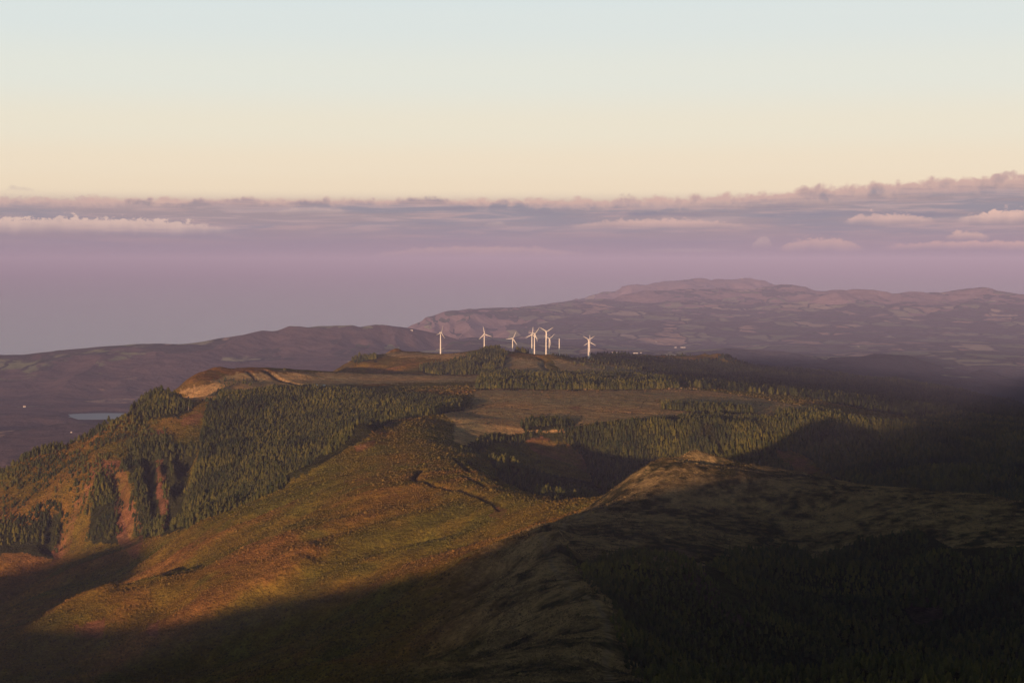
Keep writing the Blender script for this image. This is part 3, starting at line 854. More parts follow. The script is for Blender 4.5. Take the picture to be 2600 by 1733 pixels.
angf = np.concatenate([np.linspace(-42, -18.3, 50)[:-1], np.linspace(-18.3, 18.3, 760), np.linspace(18.3, 42, 50)[1:]])
rf = np.exp(np.linspace(math.log(5200), math.log(40000), 620))
Rf, Af = np.meshgrid(rf, np.radians(angf), indexing='ij')
fx_, fy_ = Rf * np.sin(Af), Rf * np.cos(Af)
ex = np.linspace(math.log(5200), math.log(40000), 620)
fz_ = far_height(fx_, fy_)
V = np.stack([fx_, fy_, fz_ + CAMZ], -1).reshape(-1, 3)
# woodland on steep or high ground, fields on the lowland
gyy = np.gradient(fz_, axis=0) / np.gradient(Rf, axis=0)
gxx = np.gradient(fz_, axis=1) / (np.gradient(Af, axis=1) * Rf)
fsl = np.hypot(gxx, gyy)
woods_and_shade = np.clip((fsl - 0.13) * 7 + 1.0 * fbm(fx_, fy_, 900.0, 4, 93) + np.clip((fz_ + 620) / 300, -0.6, 0.5), 0, 1)
near_dark = np.clip((12800 - Rf) / 1500, 0, 1)  # extra dark wood on the nearer hills stands in for shade
woods_and_shade = np.clip(woods_and_shade + 0.55 * near_dark, 0, 1)
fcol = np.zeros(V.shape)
fcol[:, 0] = woods_and_shade.ravel()
fcol[:, 1] = np.clip((Rf.ravel() - 15500) / 3000, 0, 1)  # grows with distance, drives the painted haze of the far mountains
fcol[:, 2] = np.clip((12500 - Rf.ravel()) / 800, 0, 1) * (fx_.ravel() > 0)  # mask of the right middle hills, whose shade is painted in


def far_material():
    m, T, b = principled("far_country", 1.0, 0.0)
    at = T.n('ShaderNodeAttribute', attribute_name='soil')
    s = T.n('ShaderNodeSeparateColor')
    T.link(at.outputs['Color'], s.inputs[0])
    geo = T.n('ShaderNodeNewGeometry')
    P = geo.outputs['Position']
    warp = T.n('ShaderNodeVectorMath', operation='ADD')
    nz = T.n('ShaderNodeTexNoise')
    nz.inputs['Scale'].default_value = 0.0022
    nz.inputs['Detail'].default_value = 3
    T.link(P, nz.inputs['Vector'])
    sc = T.n('ShaderNodeVectorMath', operation='SCALE')
    T.link(nz.outputs['Color'], sc.inputs[0])
    sc.inputs['Scale'].default_value = 260.0
    T.link(P, warp.inputs[0])
    T.link(sc.outputs[0], warp.inputs[1])
    mp = T.n('ShaderNodeMapping')
    mp.inputs['Scale'].default_value = (0.0030, 0.0012, 0.0)
    mp.inputs['Rotation'].default_value = (0, 0, 0.25)
    T.link(warp.outputs[0], mp.inputs['Vector'])
    vo = T.n('ShaderNodeTexVoronoi', feature='F1')
    vo.inputs['Scale'].default_value = 1.0
    vo.inputs['Randomness'].default_value = 0.9
    T.link(mp.outputs[0], vo.inputs['Vector'])
    ve = T.n('ShaderNodeTexVoronoi', feature='DISTANCE_TO_EDGE')
    ve.inputs['Scale'].default_value = 1.0
    ve.inputs['Randomness'].default_value = 0.9
    T.link(mp.outputs[0], ve.inputs['Vector'])
    s2 = T.n('ShaderNodeSeparateColor')
    T.link(vo.outputs['Color'], s2.inputs[0])
    cr = T.n('ShaderNodeValToRGB')
    cr.color_ramp.interpolation = 'CONSTANT'
    e = cr.color_ramp.elements
    e[0].position = 0.0
    e[0].color = (0.08, 0.10, 0.06, 1)
    e[1].position = 0.28
    e[1].color = (0.24, 0.27, 0.14, 1)
    for p, c in ((0.48, (0.42, 0.40, 0.24)), (0.64, (0.52, 0.36, 0.26)), (0.78, (0.28, 0.29, 0.17)), (0.9, (0.62, 0.50, 0.34))):
        el = e.new(p)
        el.color = c + (1,)
    T.link(s2.outputs[0], cr.inputs[0])
    hedge = T.smooth(ve.outputs['Distance'], 0.02, 0.07)
    fields = T.mix(hedge, (0.035, 0.045, 0.025), cr.outputs[0])
    clump = T.noise(P, 0.0016, 4.0, 0.6)
    fields = T.mix(T.smooth(clump, 0.47, 0.53), fields, (0.07, 0.065, 0.06))
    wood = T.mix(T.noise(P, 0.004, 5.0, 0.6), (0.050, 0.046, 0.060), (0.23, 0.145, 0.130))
    hazy_moor = T.mix(T.noise(P, 0.0022, 5.0, 0.6), (0.17, 0.12, 0.14), (0.46, 0.31, 0.28))  # heather tone, paled and pinkened to stand in for thicker haze
    wood = T.mix(s.outputs[1], wood, hazy_moor)
    wood = T.mix(s.outputs[2], wood, (0.020, 0.028, 0.034))  # dark blue tone paints the shade of the right middle hills
    wn = T.m('ADD', s.outputs[0], T.m('MULTIPLY', T.m('SUBTRACT', T.noise(P, 0.003, 5.0, 0.6), 0.5), 1.2))
    T.link(T.mix(T.smooth(wn, 0.35, 0.5), fields, wood), b.inputs['Base Color'])
    bump = T.n('ShaderNodeBump')
    bump.inputs['Strength'].default_value = 0.6
    bump.inputs['Distance'].default_value = 110.0
    T.link(T.noise(P, 0.0032, 6.0, 0.6), bump.inputs['Height'])
    T.link(bump.outputs[0], b.inputs['Normal'])
    return m


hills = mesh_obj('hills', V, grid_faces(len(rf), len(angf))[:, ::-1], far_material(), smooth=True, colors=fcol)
hills['kind'] = 'structure'

# sea and lake
m, T, b = principled("sea_water", 0.22, 0.5)
b.inputs['Specular Tint'].default_value = (0.92, 0.74, 1.0, 1)  # mauve tint on the reflections stands in for haze over the water
b.inputs['Base Color'].default_value = (0.10, 0.09, 0.20, 1)
bump = T.n('ShaderNodeBump')
bump.inputs['Strength'].default_value = 0.4
bump.inputs['Distance'].default_value = 3.0
geo = T.n('ShaderNodeNewGeometry')
T.link(T.noise(geo.outputs['Position'], 0.02, 4.0, 0.6), bump.inputs['Height'])
T.link(bump.outputs[0], b.inputs['Normal'])
sea = mesh_obj('sea', [(-80000, -3000, 0), (80000, -3000, 0), (80000, 120000, 0), (-80000, 120000, 0)], [(0, 1, 2, 3)], m)
sea['kind'] = 'structure'
m, T, b = principled("lake_water", 0.38, 0.2)
b.inputs['Base Color'].default_value = (0.08, 0.12, 0.19, 1)
lk = []
for k in range(48):
    a = 2 * math.pi * k / 48
    lk.append(((248 - 1300) / FPX * 8950 + 235 * math.cos(a), 8950 + 190 * math.sin(a), CAMZ - 820))
me = bpy.data.meshes.new('lake')
me.from_pydata(lk, [], [tuple(range(48))])
me.materials.append(m)
lake = bpy.data.objects.new('lake', me)
scene.collection.objects.link(lake)
lake['kind'] = 'structure'
# ------------------------------------------------------------------ plants
def leaf_material(name, ca, cb, instancer=False):
    m, T, b = principled(name, 0.9, 0.05)
    geo = T.n('ShaderNodeNewGeometry')
    oi = T.n('ShaderNodeObjectInfo')
    n_ = T.noise(geo.outputs['Position'], 0.9, 3.0, 0.6)
    if instancer:
        at = T.n('ShaderNodeAttribute', attribute_name='tint', attribute_type='INSTANCER')
        f = T.m('MULTIPLY', T.smooth(n_, 0.3, 0.7, 0.7, 1.35), T.smooth(oi.outputs['Random'], 0.0, 1.0, 0.7, 1.35))
        sc = T.n('ShaderNodeVectorMath', operation='SCALE')
        # shrubs standing on their own carry no tint and use the plain leaf colour
        T.link(T.mix(at.outputs['Alpha'], ca, at.outputs['Color']), sc.inputs[0])
        T.link(f, sc.inputs['Scale'])
        T.link(sc.outputs[0], b.inputs['Base Color'])
    else:
        f = T.m('ADD', T.m('MULTIPLY', oi.outputs['Random'], 0.7), T.m('MULTIPLY', T.m('SUBTRACT', n_, 0.35), 0.9), clamp=True)
        # scattered trees carry a tint: stand tones, plus shade painted on the far right
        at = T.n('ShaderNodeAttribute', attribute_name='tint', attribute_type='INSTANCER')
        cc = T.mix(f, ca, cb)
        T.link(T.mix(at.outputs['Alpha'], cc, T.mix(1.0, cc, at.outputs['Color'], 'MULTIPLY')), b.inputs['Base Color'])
    return m


MAT_CROWN = leaf_material("conifer_needles", (0.024, 0.038, 0.013), (0.105, 0.098, 0.024))
MAT_SHRUB = leaf_material("heath_leaves", (0.07, 0.07, 0.02), (0.12, 0.08, 0.03), True)
m, T, b = principled("bark", 0.9, 0.1)
geo = T.n('ShaderNodeNewGeometry')
T.link(T.mix(T.noise(geo.outputs['Position'], 3.0), (0.07, 0.05, 0.035), (0.14, 0.10, 0.07)), b.inputs['Base Color'])
MAT_BARK = m
m, T, b = principled("bleached_wood", 0.85, 0.1)
geo = T.n('ShaderNodeNewGeometry')
T.link(T.mix(T.noise(geo.outputs['Position'], 3.0), (0.30, 0.22, 0.16), (0.45, 0.36, 0.27)), b.inputs['Base Color'])
MAT_DEAD = m


def crown_mesh(name, seed, width, blunt):
    """conifer crown of unit height: an uneven core with drooping branch tufts all over"""
    r = random.Random(seed)
    vs, fs = [], []
    base = 0.10
    prof = lambda t: width * ((1 - t) ** blunt) * (0.62 + 0.38 * min(1, t * 3.2))
    rings, seg = 6, 7
    for i in range(rings):
        t = i / rings
        for k in range(seg):
            a = 2 * math.pi * (k + 0.5 * (i % 2)) / seg
            q = prof(t) * 0.72 * r.uniform(0.8, 1.15)
            vs.append((q * math.cos(a), q * math.sin(a), base + (1 - base) * t * 0.93))
    vs.append((0, 0, 0.97))
    top = len(vs) - 1
    for i in range(rings - 1):
        for k in range(seg):
            a, b_ = i * seg + k, i * seg + (k + 1) % seg
            fs += [(a, b_, b_ + seg), (a, b_ + seg, a + seg)]
    for k in range(seg):
        fs.append(((rings - 1) * seg + k, (rings - 1) * seg + (k + 1) % seg, top))
    for i in range(64):
        t = (i / 64) ** 1.1
        a = i * 2.399 + r.uniform(-.3, .3)
        R_ = prof(t) * r.uniform(0.75, 1.3) + 0.012
        z = base + (1 - base) * t
        w = (0.10 + 0.10 * (1 - t)) * r.uniform(.7, 1.3) * width * 3.2
        ca, sa = math.cos(a), math.sin(a)
        tip = (R_ * ca, R_ * sa, z - 0.035 * r.uniform(.4, 1.6))
        l = (0.35 * R_ * ca - w * sa * .5, 0.35 * R_ * sa + w * ca * .5, z + 0.03)
        q = (0.35 * R_ * ca + w * sa * .5, 0.35 * R_ * sa - w * ca * .5, z + 0.03)
        u = (0.25 * R_ * ca, 0.25 * R_ * sa, z + 0.085 * r.uniform(.7, 1.2))
        n0 = len(vs)
        vs += [tip, l, q, u]
        fs += [(n0, n0 + 1, n0 + 3), (n0, n0 + 3, n0 + 2), (n0, n0 + 2, n0 + 1)]
    me = bpy.data.meshes.new(name)
    me.from_pydata(vs, [], fs)
    me.materials.append(MAT_CROWN)
    return me


def trunk_mesh(name, mat, h=0.4, r0=0.022, r1=0.012, limbs=0, seed=0):
    vs, fs = [], []
    r = random.Random(seed)

    def tube(p0, p1, a0, a1, n=5):
        d_ = (Vector(p1) - Vector(p0)).normalized()
        s_ = d_.orthogonal().normalized()
        t_ = d_.cross(s_)
        n0 = len(vs)
        for p, q in ((p0, a0), (p1, a1)):
            for k in range(n):
                a = 2 * math.pi * k / n
                vs.append(tuple(Vector(p) + q * (math.cos(a) * s_ + math.sin(a) * t_)))
        for k in range(n):
            fs.append((n0 + k, n0 + (k + 1) % n, n0 + n + (k + 1) % n, n0 + n + k))
    tube((0, 0, -0.06), (0, 0, h), r0, r1)
    for k in range(limbs):
        z = h * r.uniform(.45, .95)
        a = r.uniform(0, 6.28)
        L_ = r.uniform(.08, .18)
        tube((0, 0, z), (L_ * math.cos(a), L_ * math.sin(a), z + L_ * r.uniform(.2, .9)), r1 * .7, r1 * .3, 4)
    me = bpy.data.meshes.new(name)
    me.from_pydata(vs, [], fs)
    me.materials.append(mat)
    return me


def shrub_mesh(name, seed):
    r = random.Random(seed)
    vs, fs = [], []
    seg, rings = 7, 3
    for i in range(rings):
        t = i / rings
        for k in range(seg):
            a = 2 * math.pi * (k + .5 * (i % 2)) / seg
            q = 0.62 * math.cos(t * 1.45) * r.uniform(.7, 1.2)
            vs.append((q * math.cos(a), q * math.sin(a), -0.15 + 0.85 * math.sin(t * 1.5 + .05) * r.uniform(.85, 1.15)))
    vs.append((r.uniform(-.1, .1), r.uniform(-.1, .1), 0.85))
    for i in range(rings - 1):
        for k in range(seg):
            a, b_ = i * seg + k, i * seg + (k + 1) % seg
            fs += [(a, b_, b_ + seg), (a, b_ + seg, a + seg)]
    for k in range(seg):
        fs.append(((rings - 1) * seg + k, (rings - 1) * seg + (k + 1) % seg, len(vs) - 1))
    for i in range(14):
        a = r.uniform(0, 6.28)
        e = r.uniform(.1, 1.4)
        c = Vector((math.cos(a) * math.cos(e) * .6, math.sin(a) * math.cos(e) * .6, math.sin(e) * .8))
        n0 = len(vs)
        for q in range(3):
            vs.append(tuple(c + Vector((r.uniform(-.25, .25), r.uniform(-.25, .25), r.uniform(-.15, .3)))))
        fs.append((n0, n0 + 1, n0 + 2))
    me = bpy.data.meshes.new(name)
    me.from_pydata(vs, [], fs)
    me.materials.append(MAT_SHRUB)
    return me


CROWNS = [crown_mesh('crown', 1, 0.33, 0.70), crown_mesh('crown', 2, 0.40, 0.55), crown_mesh('crown', 3, 0.28, 0.85), crown_mesh('crown', 4, 0.46, 0.48)]
TRUNK = trunk_mesh('trunk', MAT_BARK)

# where trees stand
TX, TY, TH, TK, TN = [], [], [], [], []
claimed = None
for fi, (name, (poly, d0, d1, sp, th)) in enumerate(FOREST.items()):
    half = math.tan(R(18.6))
    xs = np.arange(-half * d1, half * d1, sp)
    ys = np.arange(d0, d1, sp)
    gxx_, gyy_ = np.meshgrid(xs, ys)
    gxx_ = (gxx_ + rng.uniform(-.42, .42, gxx_.shape) * sp).ravel()
    gyy_ = (gyy_ + rng.uniform(-.42, .42, gyy_.shape) * sp).ravel()
    k = np.abs(gxx_) < gyy_ * half
    gxx_, gyy_ = gxx_[k], gyy_[k]
    zz = near_smooth(gxx_, gyy_)
    u, v = project(gxx_, gyy_, zz)
    wob_u = 26 * fbm(gxx_, gyy_, 90.0, 3, 201) + 8 * fbm(gxx_, gyy_, 20.0, 2, 203)
    wob_v = 14 * fbm(gxx_, gyy_, 90.0, 3, 205)
    wq = 1.0 if name.startswith('flank') or name in ('lip', 'near_ravine', 'rib_wood', 'rim_wood') else 0.25
    k = inpoly(u + wob_u * wq, v + wob_v * wq, poly)
    for gp in GAPS:
        k &= ~inpoly(u + rng.normal(0, 5, u.shape), v, gp)
    dens = fbm(gxx_, gyy_, 70.0, 3, 100 + fi)
    thin = {'flank': 0.0, 'flank_b': 0.02, 'flank_c': 0.0, 'lip': 0.1, 'rib_wood': 0.1, 'rim_wood': 0.08, 'rim_clump': 0.1, 'knoll': 0.15, 'mesa_top': 0.1}.get(name, 0.75)
    k &= dens < thin + 0.25 + rng.uniform(-.15, .15, dens.shape)
    k &= rng.random(dens.shape) < 0.96
    for L, w_, dp in CARVES:
        if w_ > 8.5:
            sel = np.nonzero(k)[0]
            if len(sel):
                dd = poly_dist(gxx_[sel], gyy_[sel], L)
                k[sel[dd < w_ * 0.7]] = False
    TX.append(gxx_[k])
    TY.append(gyy_[k])
    TH.append(th * (1 + 0.30 * rng.standard_normal(k.sum())).clip(0.4, 1.55) * (1 + 0.45 * dens[k]))
    TN.append(np.full(k.sum(), fi))
# loose trees on the left flank, along the slope and over the plateau
for (poly, d0, d1, n, th) in [([(-100, 1210), (30, 1180), (160, 1125), (300, 1062), (380, 1050), (450, 1130), (330, 1160), (300, 1200), (320, 1300), (200, 1400), (-100, 1430)], 2050, 3000, 4200, 6.5),
                              ([(-100, 1212), (30, 1180), (160, 1125), (300, 1062), (300, 1075), (160, 1140), (30, 1195), (-100, 1235)], 2500, 3050, 260, 10.0),
                              ([(520, 1020), (640, 1000), (620, 1050), (520, 1060)], 2500, 3100, 150, 8.0),
                              ([(540, 968), (640, 965), (640, 978), (560, 985)], 3000, 3500, 30, 7.0),
                              ([(1390, 902), (1500, 912), (1620, 925), (1700, 950), (1600, 950), (1450, 925)], 3900, 4700, 230, 7.0),
                              ([(1440, 1436), (1560, 1440), (1650, 1650), (1760, 1760), (1640, 1760), (1575, 1640), (1530, 1520)], 560, 1150, 420, 3.0),
                              ([(1700, 960), (2200, 1010), (2280, 1030), (2000, 1005), (1760, 985)], 3000, 3900, 500, 12.0)]:
    X_ = rng.uniform(-1, 1, 60000)
    Y_ = rng.uniform(d0, d1, 60000)
    X_ = X_ * Y_ * math.tan(R(18.5))
    u, v = project(X_, Y_, near_smooth(X_, Y_))
    k = np.nonzero(inpoly(u, v, poly) & (fbm(X_, Y_, 60.0, 3, 131) > rng.uniform(-.5, .25, 60000)))[0][:n]
    TX.append(X_[k])
    TY.append(Y_[k])
    TH.append(th * rng.uniform(.5, 1.3, len(k)))
    TN.append(np.full(len(k), 90))
TX, TY, TH, TN = map(np.concatenate, (TX, TY, TH, TN))
TZ = height(TX.copy(), TY.copy(), fine=False)
N = len(TX)
TK = rng.choice(4, N, p=[.3, .3, .2, .2])
TR = rng.uniform(0, 6.283, N)
print("trees", N)


def visible(x, y, z):
    ok = np.ones(x.shape, bool)
    for t in np.linspace(0.08, 0.985, 130):
        ok &= near_smooth(x * t, y * t) + 1.0 < z * t
    return ok


u, v = project(TX, TY, TZ + TH * 0.6)
size = TH / TY * ((u > 8) & (u < 2592) & (v < 1722) & (v > 0))
order = np.argsort(-size)[:4000]
vis = visible(TX[order], TY[order], TZ[order] + TH[order] * .8)
pick = order[vis][:296]
names = list(FOREST)
TREE_LABELS = {'near_ravine': ("small dark green conifer in the shaded forest of the ravine below the round hill", "conifers in the shaded ravine below the hill"),
               'rib_wood': ("sunlit conifer on the rib inside the hollow left of the round hill", "conifers on the rib inside the hollow"),
               'belt_a': ("conifer in the straight shelter belt across the plateau below the turbines", "conifers of the plateau shelter belt"),
               'far_wall': ("tall conifer of the forest on the slope behind the round hill", "conifers on the slope behind the hill")}
treeproto = []
taken = np.zeros(N, bool)
for n_, i in enumerate(pick):
    taken[i] = True
    k = int(TK[i])
    root = bpy.data.objects.new('conifer_tree', None)
    scene.collection.objects.link(root)
    root.location = (TX[i], TY[i], TZ[i] + CAMZ)
    root.rotation_euler = (0, 0, TR[i])
    h = float(TH[i])
    root.scale = (h, h, h)
    fn = names[int(TN[i])] if TN[i] < 90 else 'near_ravine'
    lab, grp = TREE_LABELS.get(fn, ("conifer standing in the forest on the hillside", "conifers on the hillside"))
    root['label'], root['category'], root['group'] = lab, 'tree', grp
    c = bpy.data.objects.new('crown', CROWNS[k])
    scene.collection.objects.link(c)
    c.parent = root
    t_ = bpy.data.objects.new('trunk', TRUNK)
    scene.collection.objects.link(t_)
    t_.parent = root
    if k not in [q[0] for q in treeproto]:
        treeproto.append((k, c))
treeproto = [o for _, o in sorted(treeproto, key=lambda q: q[0])]


def scatter(name, pts, rot, scl, kind, protos, tint=None):
    me = bpy.data.meshes.new(name)
    me.vertices.add(len(pts))
    me.vertices.foreach_set('co', np.asarray(pts, dtype=np.float32).ravel())
    a = me.attributes.new('turn', 'FLOAT_VECTOR', 'POINT')
    a.data.foreach_set('vector', np.asarray(rot, dtype=np.float32).ravel())
    a = me.attributes.new('size', 'FLOAT_VECTOR', 'POINT')
    a.data.foreach_set('vector', np.asarray(scl, dtype=np.float32).ravel())
    a = me.attributes.new('which', 'INT', 'POINT')
    a.data.foreach_set('value', np.asarray(kind, dtype=np.int32))
    if tint is not None:
        a = me.attributes.new('tint', 'FLOAT_COLOR', 'POINT')
        a.data.foreach_set('color', np.c_[tint, np.ones(len(pts))].astype(np.float32).ravel())
    o = bpy.data.objects.new(name, me)
    scene.collection.objects.link(o)
    g = bpy.data.node_groups.new(name, 'GeometryNodeTree')
    g.interface.new_socket('Geometry', in_out='INPUT', socket_type='NodeSocketGeometry')
    g.interface.new_socket('Geometry', in_out='OUTPUT', socket_type='NodeSocketGeometry')
    gi, go = g.nodes.new('NodeGroupInput'), g.nodes.new('NodeGroupOutput')
    iop = g.nodes.new('GeometryNodeInstanceOnPoints')
    jn = g.nodes.new('GeometryNodeJoinGeometry')
    for p in protos:
        oi = g.nodes.new('GeometryNodeObjectInfo')
        oi.transform_space = 'ORIGINAL'
        oi.inputs['Object'].default_value = p
        gt = g.nodes.new('GeometryNodeGeometryToInstance')
        g.links.new(oi.outputs['Geometry'], gt.inputs[0])
        g.links.new(gt.outputs[0], jn.inputs[0])

    def attr(nm, ty):
        q = g.nodes.new('GeometryNodeInputNamedAttribute')
        q.data_type = ty
        q.inputs['Name'].default_value = nm
        return q.outputs['Attribute']
    g.links.new(gi.outputs[0], iop.inputs['Points'])
    g.links.new(jn.outputs[0], iop.inputs['Instance'])
    iop.inputs['Pick Instance'].default_value = True
    g.links.new(attr('which', 'INT'), iop.inputs['Instance Index'])
    g.links.new(attr('turn', 'FLOAT_VECTOR'), iop.inputs['Rotation'])
    g.links.new(attr('size', 'FLOAT_VECTOR'), iop.inputs['Scale'])
    g.links.new(iop.outputs[0], go.inputs[0])
    md = o.modifiers.new('plants', 'NODES')
    md.node_group = g
    return o


r_ = ~taken
n_ = r_.sum()
wd = rng.uniform(.8, 1.35, n_)
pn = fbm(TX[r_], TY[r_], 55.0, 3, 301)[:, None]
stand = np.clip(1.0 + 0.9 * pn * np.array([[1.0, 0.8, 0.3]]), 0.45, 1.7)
stand = np.where((TN[r_] == names.index('far_right'))[:, None], stand * np.array([[0.38, 0.48, 0.60]]), stand)  # far right crowns darkened and blued in place of grazing-sun shade
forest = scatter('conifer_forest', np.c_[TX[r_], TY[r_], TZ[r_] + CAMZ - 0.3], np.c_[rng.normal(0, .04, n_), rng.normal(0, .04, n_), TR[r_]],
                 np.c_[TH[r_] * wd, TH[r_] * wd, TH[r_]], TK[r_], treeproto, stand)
forest['kind'] = 'stuff'
forest['label'] = 'dense dark conifer forest covering the slopes and the plateau edge'

# three shrubs beside the footpath, then the heath that covers the slopes
SHR = []
for i, (uu, vv, sc_, lab) in enumerate([(1590, 1668, 1.9, 'dark rounded heath shrub right of the ridge footpath, lowest of three'),
                                        (1468, 1560, 1.7, 'dark heath shrub left of the ridge footpath where it bends'),
                                        (1640, 1225, 1.6, 'small heath shrub on the sunlit left flank of the round hill')]):
    q = raycast(uu, vv)
    zq = float(height(np.array([q[0]]), np.array([q[1]]))[0])
    o = bpy.data.objects.new('heath_shrub', shrub_mesh('heath_shrub', 50 + i))
    scene.collection.objects.link(o)
    o.location = (q[0], q[1], zq + CAMZ)
    o.scale = (sc_, sc_, sc_ * .8)
    o['label'], o['category'] = lab, 'shrub'
    SHR.append(o)
NS = 430000
a = rng.uniform(-R(18.4), R(18.4), NS)
rr = np.exp(rng.uniform(math.log(470), math.log(3300), NS))
sx_, sy_ = rr * np.sin(a), rr * np.cos(a)
sz_ = height(sx_, sy_)
u, v = project(sx_, sy_, sz_)
k = (v < 1745) & (v > 880)
for poly, d0, d1, *_ in FOREST.values():
    k &= ~(inpoly(u, v, poly) & (sy_ > d0) & (sy_ < d1) & (rng.random(NS) < 0.85))
for poly, d0, d1 in SCARS:
    k &= ~(inpoly(u, v, poly) & (sy_ > d0) & (sy_ < d1) & (rng.random(NS) < 0.9))
for poly, d0, d1 in TAN:
    k &= ~(inpoly(u, v, poly) & (sy_ > d0) & (sy_ < d1) & (rng.random(NS) < 0.90))
hill = (sy_ < 1520) & (sz_ > -232) & (sx_ > -40)
tuft = hill & (fbm(sx_, sy_, 26.0, 3, 43) + 0.5 * fbm(sx_, sy_, 7.0, 2, 44) < rng.uniform(.0, .35, NS))
k &= ~(tuft & (rng.random(NS) < 0.35))
for L in (PATH_A, PATH_B):
    k &= poly_dist(sx_, sy_, L) > 2.4
k &= fbm(sx_, sy_, 40.0, 3, 45) > rng.uniform(-.9, .1, NS)
sx_, sy_, sz_, tuft = sx_[k], sy_[k], sz_[k], tuft[k]
n_ = len(sx_)
print("shrubs", n_)
tint = zone(sx_, sy_, sz_)
gr = np.array([0.055, 0.062, 0.018])
tint = np.where(tuft[:, None], tint * 0.95, tint * 0.8 + gr * 0.2)
tint *= rng.uniform(.62, 1.0, (n_, 1))
ut, vt_ = project(sx_, sy_, sz_)
for poly, d0, d1 in TAN:
    tint[inpoly(ut, vt_, poly) & (sy_ > d0) & (sy_ < d1)] *= 0.32
ss = np.where(tuft, 0.6, 1.0) * np.exp(rng.normal(0, .32, n_)) * np.interp(sy_, [500, 1200, 2800], [0.55, 0.85, 1.5])
heath = scatter('heath_scrub', np.c_[sx_, sy_, sz_ + CAMZ], np.c_[rng.normal(0, .12, n_), rng.normal(0, .12, n_), rng.uniform(0, 6.28, n_)],
                np.c_[ss, ss, ss * rng.uniform(.6, 1.1, n_)], rng.integers(0, 3, n_), SHR, tint)
heath['kind'] = 'stuff'
heath['label'] = 'low heath scrub covering the slopes'

# ------------------------------------------------------------------ wind turbines
m, T, b = principled("white_paint", 0.45, 0.4)
geo = T.n('ShaderNodeNewGeometry')
T.link(T.mix(T.noise(geo.outputs['Position'], 0.4, 4.0), (0.66, 0.63, 0.58), (0.74, 0.71, 0.66)), b.inputs['Base Color'])
MAT_WHITE = m
m, T, b = principled("flange_steel", 0.5, 0.4)
b.inputs['Base Color'].default_value = (0.45, 0.45, 0.45, 1)
MAT_STEEL = m


def lathe(name, prof, seg, mat, axis='Z'):
    vs, fs = [], []
    for r, z in prof:
        for k in range(seg):
            a = 2 * math.pi * k / seg
            p = (r * math.cos(a), r * math.sin(a), z)
            vs.append(p if axis == 'Z' else (p[0], z, p[1]))
    for i in range(len(prof) - 1):
        for k in range(seg):
            q = (i * seg + k, i * seg + (k + 1) % seg, (i + 1) * seg + (k + 1) % seg, (i + 1) * seg + k)
            fs.append(q if axis == 'Z' else q[::-1])
    fs.append(tuple(range(seg))[::-1] if axis == 'Z' else tuple(range(seg)))
    fs.append(tuple((len(prof) - 1) * seg + k for k in range(seg)) if axis == 'Z' else tuple((len(prof) - 1) * seg + k for k in range(seg))[::-1])
    me = bpy.data.meshes.new(name)
    me.from_pydata(vs, [], fs)
    me.polygons.foreach_set('use_smooth', [True] * len(fs))
    me.materials.append(mat)
    return me


TOWER = lathe('tower', [(1.85, -0.03), (1.8, 0.0), (1.62, .18), (1.45, .36), (1.3, .6), (1.1, .82), (0.95, 1.0)], 20, MAT_WHITE)
FLANGE = lathe('flange', [(1.50, .345), (1.58, .347), (1.58, .358), (1.50, .36)], 20, MAT_STEEL)
NAC = lathe('nacelle', [(0.5, 3.6), (1.5, 3.0), (2.1, 1.2), (2.2, -0.6), (1.9, -1.7), (1.3, -2.2)], 16, MAT_WHITE, 'Y')
HUB = lathe('hub', [(1.35, -2.2), (1.5, -2.9), (1.3, -3.7), (0.8, -4.3), (0.15, -4.6)], 16, MAT_WHITE, 'Y')


def blade_mesh():
    vs, fs = [], []
    st = [(0.9, .45, .45, 0), (2.2, .55, .5, 10), (4.0, 1.25, .34, 16), (8, 1.05, .24, 10), (13, .78, .17, 6), (18, .5, .11, 3), (20.6, .22, .06, 1), (21.2, .05, .03, 0)]
    for z, c, t, tw in st:
        a = R(tw)
        for k in range(8):
            q = 2 * math.pi * k / 8
            x, y = c * math.cos(q) + (c * .3 if z > 3 else 0), t * math.sin(q)
            vs.append((x * math.cos(a) - y * math.sin(a), x * math.sin(a) + y * math.cos(a) - 3.2, z))
    for i in range(len(st) - 1):
        for k in range(8):
            fs.append((i * 8 + k, i * 8 + (k + 1) % 8, (i + 1) * 8 + (k + 1) % 8, (i + 1) * 8 + k))
    fs.append(tuple(range(8))[::-1])
    fs.append(tuple(len(vs) - 8 + k for k in range(8)))
    me = bpy.data.meshes.new('blade')
    me.from_pydata(vs, [], fs)
    me.polygons.foreach_set('use_smooth', [True] * len(fs))
    me.materials.append(MAT_WHITE)
    return me


BLADE = blade_mesh()


def add(name, me, parent, loc=(0, 0, 0), rot=(0, 0, 0), sc=(1, 1, 1)):
    o = bpy.data.objects.new(name, me)
    scene.collection.objects.link(o)
    o.parent = parent
    o.location, o.rotation_euler, o.scale = loc, rot, sc
    return o


